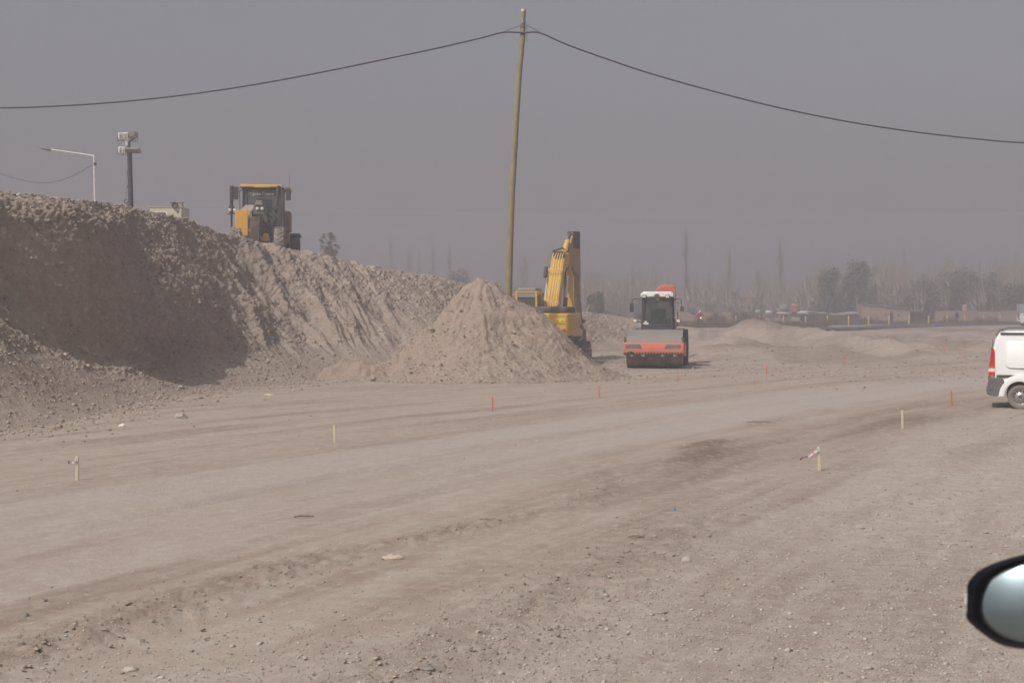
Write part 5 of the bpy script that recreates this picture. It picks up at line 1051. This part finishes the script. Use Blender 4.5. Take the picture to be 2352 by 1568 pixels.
def far_car():
    d = 150.0; x = (2340-CX)/F*d; t = thing('parked_car', 'small white hatchback far off, cut by the right edge above the van', 'car', (x, d, float(zg(x, d))), R(-12))
    pf = [(0, .45), (.02, .95), (.25, 1.40), (.5, 1.52), (1.9, 1.5), (2.6, 1.05), (3.7, .92), (3.9, .6), (3.9, .35), (0, .35)]
    m2 = MB(); n = len(pf); m2.add([(a, y+(.10 if b > 1.1 else 0)*(1 if y == 0 else -1), b) for y in (0, 1.6) for a, b in pf], [tuple(range(n)), tuple(range(2*n-1, n-1, -1))]+[(i, i+n, (i+1) % n+n, (i+1) % n) for i in range(n)]); m2.build('body', WHITE, t, .05)
    m2 = MB(); m2.add([(.35, .065, 1.05), (2.35, .065, 1.05), (1.85, .085, 1.42), (.5, .085, 1.42)], [(0, 1, 2, 3)]); m2.build('side_window', mat('dark_window', (.02, .022, .024)), t)
    m2 = MB(); m2.add([(.055, .25, 1.05), (.055, 1.35, 1.05), (.215, 1.3, 1.38), (.215, .3, 1.38)], [(0, 1, 2, 3), (3, 2, 1, 0)]); m2.build('rear_window', mat('dark_window', (.02, .022, .024)), t)
    for y in (.02, 1.42): m2 = MB(); m2.box(-.02, .12, y-.03, y+.18, .72, 1.0); m2.build('tail_light', REDL, t, .02)
    m2 = MB(); m2.box(-.06, .2, -.02, 1.62, .3, .55); m2.build('rear_bumper', DARK, t, .03)
    for cx in (.75, 3.1):
        for y in (.0, 1.42): m2 = MB(); m2.lathe([(0, .001), (0, .2), (-.02, .27), (.02, .30), (.18, .30), (.2, .2), (.2, .001)], (cx, y, .30), 'y', 24); m2.build('wheel', BLACK, t)
far_car()

# ------------------------------------------------------------ trees
def leaf_cloud(c, rad, n, size, rs, squash=1.0):
    """n small leaf quads spread through an ellipsoid shell-ish volume"""
    p = np.array(c)+np.clip(rs.normal(size=(n, 3))*.52, -1.5, 1.5)*np.array(rad); a = rs.normal(size=(n, 3)); a /= np.linalg.norm(a, axis=1, keepdims=True); b = np.cross(a, rs.normal(size=(n, 3))); b /= np.linalg.norm(b, axis=1, keepdims=True)
    s = size*rs.uniform(.5, 1.4, (n, 1)); return np.stack([p-a*s, p+b*s*.6, p+a*s, p-b*s*.6], 1)
def quads_obj(name, Q, m, parent=None, tone=None):
    Q = np.concatenate(Q, 0); n = len(Q); V = Q.reshape(-1, 3); return np_obj(name, V, np.arange(n*4).reshape(n, 4), m, parent, color=None if tone is None else np.repeat(tone, 4))
LEAF = mat('olive_leaf', (.13, .125, .075), .8, var=.3, vs=.8); LEAF2 = mat('grey_green_leaf', (.15, .14, .10), .8, var=.3, vs=.8)
TWIG = mat('bare_twig', (.27, .21, .165), .9, var=.2, vs=.5); TWIG2 = mat('pale_twig', (.38, .315, .255), .9, var=.2, vs=.5); BRUSH = mat('dry_brush', (.17, .13, .09), .95, var=.3, vs=.4)
def strips(segs, w0):
    """thin crossed blades along branch segments"""
    Q = []
    for p, q, w_ in segs:
        p = np.array(p); q = np.array(q); dd = q-p; l = np.linalg.norm(dd)+1e-6; a = np.cross(dd/l, (0, 1, 0)); na = np.linalg.norm(a); a = a/na if na > .1 else np.array((1., 0, 0)); b = np.cross(dd/l, a)
        for v in (a, b): Q.append([p-v*w_, p+v*w_, q+v*w_*.3, q-v*w_*.3])
    return np.array(Q)
def poplar(h, wid, seed, nb=85):
    rs = random.Random(seed); S = []; xo = 0; pts = [(0, 0, 0)]
    for i in range(1, 9): pts.append((pts[-1][0]+rs.uniform(-.12, .12), pts[-1][1]+rs.uniform(-.12, .12), h*i/8))
    tr = MB(); tr.tube(pts, [.26*(1-i/8.6)+.02 for i in range(9)], 8)
    for i in range(nb):
        q = rs.uniform(.12, .97); k = q*8; a = int(k); f = k-a; b0 = [pts[a][j]*(1-f)+pts[min(a+1, 8)][j]*f for j in range(3)]
        an = rs.uniform(0, 6.28); L = h*rs.uniform(.10, .2)*(1-.6*q)+.5; sp = wid*rs.uniform(.25, 1)*(math.sin(math.pi*min(1, q*.9+.12))+.15)
        m1 = (b0[0]+math.cos(an)*sp*.55, b0[1]+math.sin(an)*sp*.55, b0[2]+L*.5); e1 = (b0[0]+math.cos(an)*sp*.9, b0[1]+math.sin(an)*sp*.9, b0[2]+L*1.3)
        S += [(b0, m1, .05), (m1, e1, .035)]
        for j in range(6):
            f2 = rs.uniform(.1, 1); c0 = [m1[z]*(1-f2)+e1[z]*f2 for z in range(3)]; S.append((c0, (c0[0]+rs.uniform(-.3, .3), c0[1]+rs.uniform(-.3, .3), c0[2]+rs.uniform(.4, 1.1)), .022))
    return tr, strips(S, 1)
def make_poplars():
    protos = []
    for i, (h, w_) in enumerate(((16, 1.1), (14, 1.5), (12, 1.7))):
        tr, Q = poplar(h, w_, 30+i)
        t = thing('poplar_tree', '', 'tree'); tr.build('trunk', TWIG, t); quads_obj('crown', [Q], TWIG if i == 0 else TWIG2, t); protos.append((t, h))
    used = [0, 0, 0]
    rows = [(1576, 541, 232, 0, .8, 'tall slim bare poplar standing alone just right of the roller'), (1672, 590, 240, 1, 1.1, 'broad bare poplar right of the lone slim one'), (1795, 572, 250, 1, .9, 'slender bare poplar left of the dark evergreens'),
            (1742, 628, 236, 2, 1.2, 'short wide bare poplar behind the scrap heap'), (892, 566, 300, 1, 1.2, 'pale bare poplar seen above the bank crest right of the palm'), (938, 590, 290, 2, 1.0, 'second bare poplar above the bank right of the palm'),
            (962, 590, 286, 0, .6, 'thin forked bare tree above the bank crest'), (993, 582, 295, 2, .8, 'faint bare poplar left of the round evergreen clump'), (1032, 572, 300, 0, .9, 'faint bare poplar behind the round evergreen clump'),
            (1262, 575, 300, 1, 1.2, 'faint bare poplar behind the excavator boom'), (1205, 605, 280, 2, 1.3, 'faint bare tree between the timber pole and the boom'), 
            (1395, 640, 290, 2, 1.1, 'low faint bare tree right of the excavator boom'), (2075, 588, 290, 1, 1.2, 'faint bare poplar over the roof of the brick house'), (2180, 600, 300, 1, 1.3, 'faint bare poplar over the long right hand wall'), (2250, 610, 305, 0, .9, 'thin faint bare poplar left of the road sign'),
            (2335, 590, 300, 1, 1.1, 'faint bare poplar at the right edge above the sign')]
    for px, top, d, k, wm, lb in rows:
        src, h0 = protos[k]; t = src if not used[k] else copy_tree(src); used[k] = 1
        h = CH-(top-HY)/F*d-.4; s = h/h0; t.location = ((px-CX)/F*d, d, .4); t.scale = (s*wm, s*wm, s); t.rotation_euler = (0, 0, px*.7); t['label'] = lb; t['category'] = 'tree'; t['group'] = 'bare poplars along the far tree line'
make_poplars()
def bushy(name, px, top, d, wid, label, seed, m=LEAF, cl=16, base=.5, drop=.15):
    rs = np.random.RandomState(seed); x = (px-CX)/F*d; h = CH-(top-HY)/F*d-base; W = wid/F*d/2; t = thing(name, label, 'tree', (x, d, base))
    Q = []
    for i in range(cl):
        a = rs.uniform(0, 6.28); r = W*.72*math.sqrt(rs.uniform(0, 1)); z = h*rs.uniform(drop+.12, .86); k = 1-.35*(z/h); rr_ = W*rs.uniform(.22, .42)
        Q.append(leaf_cloud((r*math.cos(a)*k, r*math.sin(a)*.6, z), (rr_, rr_, min(rr_*1.3, h*.24)), 300, .15, rs))
    quads_obj('crown', Q, m, t)
    mb = MB(); mb.tube([(0, 0, -.3), (.1, 0, h*.3), (-.1, 0, h*.6)], [.3, .22, .1], 8)
    for i in range(5): a = i*1.3; mb.tube([(0, 0, h*.25), (W*.4*math.cos(a), .3*math.sin(a), h*.55), (W*.6*math.cos(a), .5*math.sin(a), h*.75)], [.14, .08, .03], 6)
    mb.build('trunk', TWIG, t); return t
bushy('evergreen_tree', 1905, 604, 194, 66, 'dark evergreen tree left of the pair behind the shack', 1, LEAF2, 34, drop=.02)
bushy('evergreen_tree', 1966, 590, 196, 74, 'tallest dark evergreen tree behind the left end of the brick house', 2, LEAF2, 38, drop=.05)
bushy('evergreen_tree', 2003, 600, 212, 34, 'narrow dark evergreen touching the tallest one on its right', 12, LEAF2, 14)
bushy('evergreen_tree', 1055, 617, 225, 82, 'rounded evergreen clump behind the bank crest left of the mound', 3, LEAF2, 26)
bushy('evergreen_tree', 1000, 637, 215, 45, 'low evergreen bush on the left of the rounded clump', 4, LEAF2, 12)
bushy('evergreen_tree', 1370, 668, 150, 62, 'low dull green bush between the excavator and the roller', 5, LEAF2, 18, drop=0)
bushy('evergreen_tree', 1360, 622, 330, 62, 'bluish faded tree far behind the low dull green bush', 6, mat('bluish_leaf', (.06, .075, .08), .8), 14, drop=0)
bushy('evergreen_tree', 1695, 662, 215, 44, 'small dark round tree behind the adobe wall right of the rider', 7, LEAF, 10)
bushy('evergreen_tree', 2325, 650, 195, 90, 'green tree at the right edge behind the road sign', 8, LEAF, 24, drop=0)
for i, (px, top, wd, d, lb) in enumerate(((2125, 640, 90, 198, 'brown leafless thicket tree right of the brick house roof'), (2195, 624, 110, 200, 'brown leafless tree over the dark figure'), (2255, 622, 100, 198, 'brown leafless tree left of the road sign'), (2045, 650, 80, 200, 'brown leafless tree directly behind the brick house'))):
    bushy('thicket_tree', px, top, d, wd, lb, 40+i, mat('brown_leaf', (.20, .165, .125), .9, var=.25, vs=.5), 42, drop=0)
def palm():
    d = 135.0; base = P(754, 640, d); t = thing('palm_tree', 'ragged fan palm rising behind the bank right of the grader', 'palm tree', base); h = P(757, 562, d).z-base.z
    mb = MB(); mb.tube([(0, 0, 0), (.05, 0, h*.5), (.1, 0, h)], [.22, .26, .30], 12); mb.build('trunk', mat('palm_trunk', (.30, .22, .15), .95, var=.2), t)
    rs = np.random.RandomState(4); Q = []; S = []
    for i in range(46):
        a = i*2.4; el = -1.1+2.4*((i*7) % 46)/46; r = rs.uniform(.95, 1.35); c = np.array((.1+math.cos(a)*math.cos(el)*r*.62, math.sin(a)*math.cos(el)*r*.62, h+.05+math.sin(el)*r*.85))
        S.append(((.1, 0, h), tuple(c), .02)); dr = (c-np.array((.1, 0, h))); dr /= np.linalg.norm(dr)
        for k in range(14): v = dr+rs.normal(size=3)*.55; v /= np.linalg.norm(v); v[2] -= .25; e = c+v*rs.uniform(.3, .52); w_ = np.cross(v, rs.normal(size=3)); w_ /= np.linalg.norm(w_); Q.append(np.array([[c-w_*.015, c+w_*.03, e+w_*.012, e-w_*.03]]))
    Q.append(strips(S, 1)); quads_obj('fronds', Q, mat('palm_leaf', (.15, .145, .07), .7, var=.35, vs=1.2), t)
    Q = []
    for i in range(150): a = rs.uniform(0, 6.28); z = h-rs.uniform(.2, 1.5); c = np.array((.1+math.cos(a)*.28, math.sin(a)*.28, z)); e = c+np.array((math.cos(a)*.45, math.sin(a)*.45, -.7)); w_ = np.array((-math.sin(a), math.cos(a), 0)); Q.append(np.array([[c-w_*.05, c+w_*.05, e+w_*.12, e-w_*.12]]))
    quads_obj('dead_fronds', Q, mat('dead_frond', (.16, .13, .10), .9, var=.3), t)
palm()
def tree_line():
    rs = random.Random(77); S = []
    for i in range(2600):
        px = rs.uniform(1120, 2480) if rs.random() < .45 else rs.uniform(1850, 2480); d = rs.uniform(196, 290); x = (px-CX)/F*d
        top = 655+18*math.sin(px*.012)+14*math.sin(px*.045+1)-34*max(0, min(1, (px-1950)/250))+rs.uniform(-34, 30); h = max(2.5, CH-(top-HY)/F*d-.5)
        xx = x
        for k in range(9):
            a = rs.uniform(0, 6.28); sp = rs.uniform(.3, 2.2); m1 = (xx+math.cos(a)*sp*.5, d+math.sin(a)*sp, .5+h*rs.uniform(.3, .6)); e = (xx+math.cos(a)*sp, d, .5+h*rs.uniform(.6, 1)); S += [((xx, d, .3), m1, .10), (m1, e, .06)]
            for j in range(4): S.append((m1, (m1[0]+rs.uniform(-1.2, 1.2), d+rs.uniform(-1, 1), m1[2]+rs.uniform(.4, 2.4)), .03))
    o = quads_obj('far_woodland', [strips(S, 1)], TWIG2); tag(o, 'hazy band of leafless trees closing the far background', 'woodland', kind='stuff')
    # dry brush along the far road and walls
    S = []; 
    for i in range(9000):
        px = rs.uniform(1470, 2420); d = rs.uniform(133, 180); x = (px-CX)/F*d
        if d < 168 and px > 1900 and abs(d-(118+(px-1900)*.11)) < 34+((px-1900)*.02): continue
        h = rs.uniform(.3, .9)*(1.35 if math.sin(px*.07)+math.sin(px*.023) > .3 else .7); z = .55
        S.append(((x, d, z), (x+rs.uniform(-.35, .35), d+rs.uniform(-.3, .3), z+h), .045)); S.append(((x, d, z), (x+rs.uniform(-.5, .5), d, z+h*.7), .035))
    o = quads_obj('dry_brush', [strips(S, 1)], BRUSH); tag(o, 'dry brown brush and grass along the far road and walls', 'brush', kind='stuff')
    for i, (px, top, w_, d, lb) in enumerate(((1650, 717, 44, 176, 'dark dry shrub right of the motorcyclist'), (1700, 712, 60, 178, 'largest dark shrub in front of the adobe wall'), (1870, 724, 50, 176, 'dark shrub in front of the low shack'), (1485, 712, 60, 150, 'dusty shrub left of the roller cab'))):
        r2 = np.random.RandomState(60+i); W = w_/F*d/2; h = CH-(top-HY)/F*d-.5; Q = [leaf_cloud((r2.uniform(-W*.6, W*.6), r2.uniform(-.5, .5), h*r2.uniform(.25, .6)), (W*.5, W*.5, h*.36), 260, .10, r2) for k in range(7)]
        o = quads_obj('shrub', Q, mat('shrub_leaf', (.10, .085, .065), .9, var=.3)); o.location = ((px-CX)/F*d, d, .5); tag(o, lb, 'shrub')
tree_line()

# ------------------------------------------------------------ litter and loose rocks on the ground
def ground_pt(px, py): d = F*CH/(py-HY); x = (px-CX)/F*d; return Vector((x, d, float(zg(x, d))))
def litter():
    def crumple(nm, px, py, sx, sy, sz, m, lb, cat, seed, rz=0):
        rs = random.Random(seed); mb = MB(); mb.ball((0, 0, 0), sx, sy, sz, 12, 7); mb.v = [(x*(1+rs.uniform(-.25, .25)), y*(1+rs.uniform(-.25, .25)), max(-sz*.3, z*(1+rs.uniform(-.4, .5)))) for x, y, z in mb.v]
        for i, s in enumerate(mb.sm): mb.sm[i] = False
        o = mb.build(nm, m); o.location = ground_pt(px, py)+Vector((0, 0, sz*.3)); o.rotation_euler = (0, 0, rz); tag(o, lb, cat)
    TAN = mat('tan_card', (.52, .44, .33), .8, var=.12, vs=20); PLW = mat('pale_rock', (.42, .37, .31), .9, var=.15, vs=10, bump=.4); ROCK = mat('grey_rock', (.27, .24, .215), .9, var=.2, vs=8, bump=.5)
    crumple('crumpled_carton', 903, 1284, .10, .06, .03, TAN, 'flattened tan carton lying on the lane edge in the foreground', 'carton', 1, .3)
    crumple('plastic_scrap', 1549, 1174, .014, .016, .03, mat('blue_scrap', (.18, .28, .48), .5), 'tiny blue plastic scrap on the gravel right of the dark crust', 'scrap', 2)
    crumple('paper_scrap', 620, 908, .16, .08, .03, mat('cream_scrap', (.6, .52, .36), .8), 'crumpled cream scrap lying at the foot of the bank', 'scrap', 3)
    crumple('paper_scrap', 281, 979, .07, .04, .04, WHITE, 'small white scrap at the near foot of the bank', 'scrap', 4)
    crumple('paper_scrap', 1312, 1003-3, .05, .03, .02, WHITE, 'small white scrap on the lane beyond the crust', 'scrap', 5) if 0 else None
    crumple('rock', 1577, 1290, .045, .04, .03, PLW, 'pale rounded stone on the tan patch in the foreground', 'rock', 6)
    crumple('rock', 57, 1413, .032, .028, .022, ROCK, 'dark grey stone near the lower left edge', 'rock', 7)
    crumple('rock', 100, 1400-20, .026, .022, .016, ROCK, 'smaller grey stone just above the dark one at lower left', 'rock', 8)
    crumple('rock', 300, 1540, .05, .035, .02, PLW, 'flat pale stone at the bottom left', 'rock', 9)
    crumple('rock', 985, 1547, .04, .03, .025, ROCK, 'dark stone at the bottom edge near the middle', 'rock', 10)
    crumple('rock', 415, 960, .13, .10, .08, PLW, 'rounded stone apart from the bank foot on the left', 'rock', 11)
    crumple('rock', 795, 858-4, .16, .12, .09, PLW, 'pale boulder before the low spoil heap', 'rock', 12)
    for px, py, l, a, lb in ((1125, 1201, .26, -.15, 'bleached stick lying on the lane left of the dark crust'), (1742, 975, .5, .0, 'dark thin stick across the lane edge'), (698, 1188, .22, .1, 'thin twig lying on the lane at left'), (1462, 1245, .16, -.1, 'short broken stick in the foreground gravel')):
        mb = MB(); rs = random.Random(int(px)); mb.tube([(-l/2, 0, .0), (-l*.2, .01, .012), (l*.1, -.01, .01), (l/2, .02, .004)], [.008, .010, .009, .006], 7); mb.tube([(l*.1, -.01, .01), (l*.2, .04, .02)], [.006, .003], 5)
        o = mb.build('stick', mat('stick_wood', (.24, .18, .13), .9, var=.2, vs=10)); o.location = ground_pt(px, py)+Vector((0, 0, .01)); o.rotation_euler = (0, 0, a); tag(o, lb, 'stick')
litter()
# ------------------------------------------------------------ haze: dust in the air
def haze():
    mb = MB(); mb.box(-420, 420, -60, 520, -1.2, 34); m = bpy.data.materials.new('dusty_air'); m.use_nodes = True
    n = m.node_tree.nodes; l = m.node_tree.links; n.clear(); out = n.new('ShaderNodeOutputMaterial'); v = n.new('ShaderNodeVolumePrincipled')
    v.inputs['Color'].default_value = (*HAZE_C, 1); v.inputs['Density'].default_value = HAZE_D; v.inputs['Anisotropy'].default_value = 0.0
    l.new(v.outputs[0], out.inputs['Volume']); o = mb.build('haze', m); tag(o, kind='stuff')
haze()
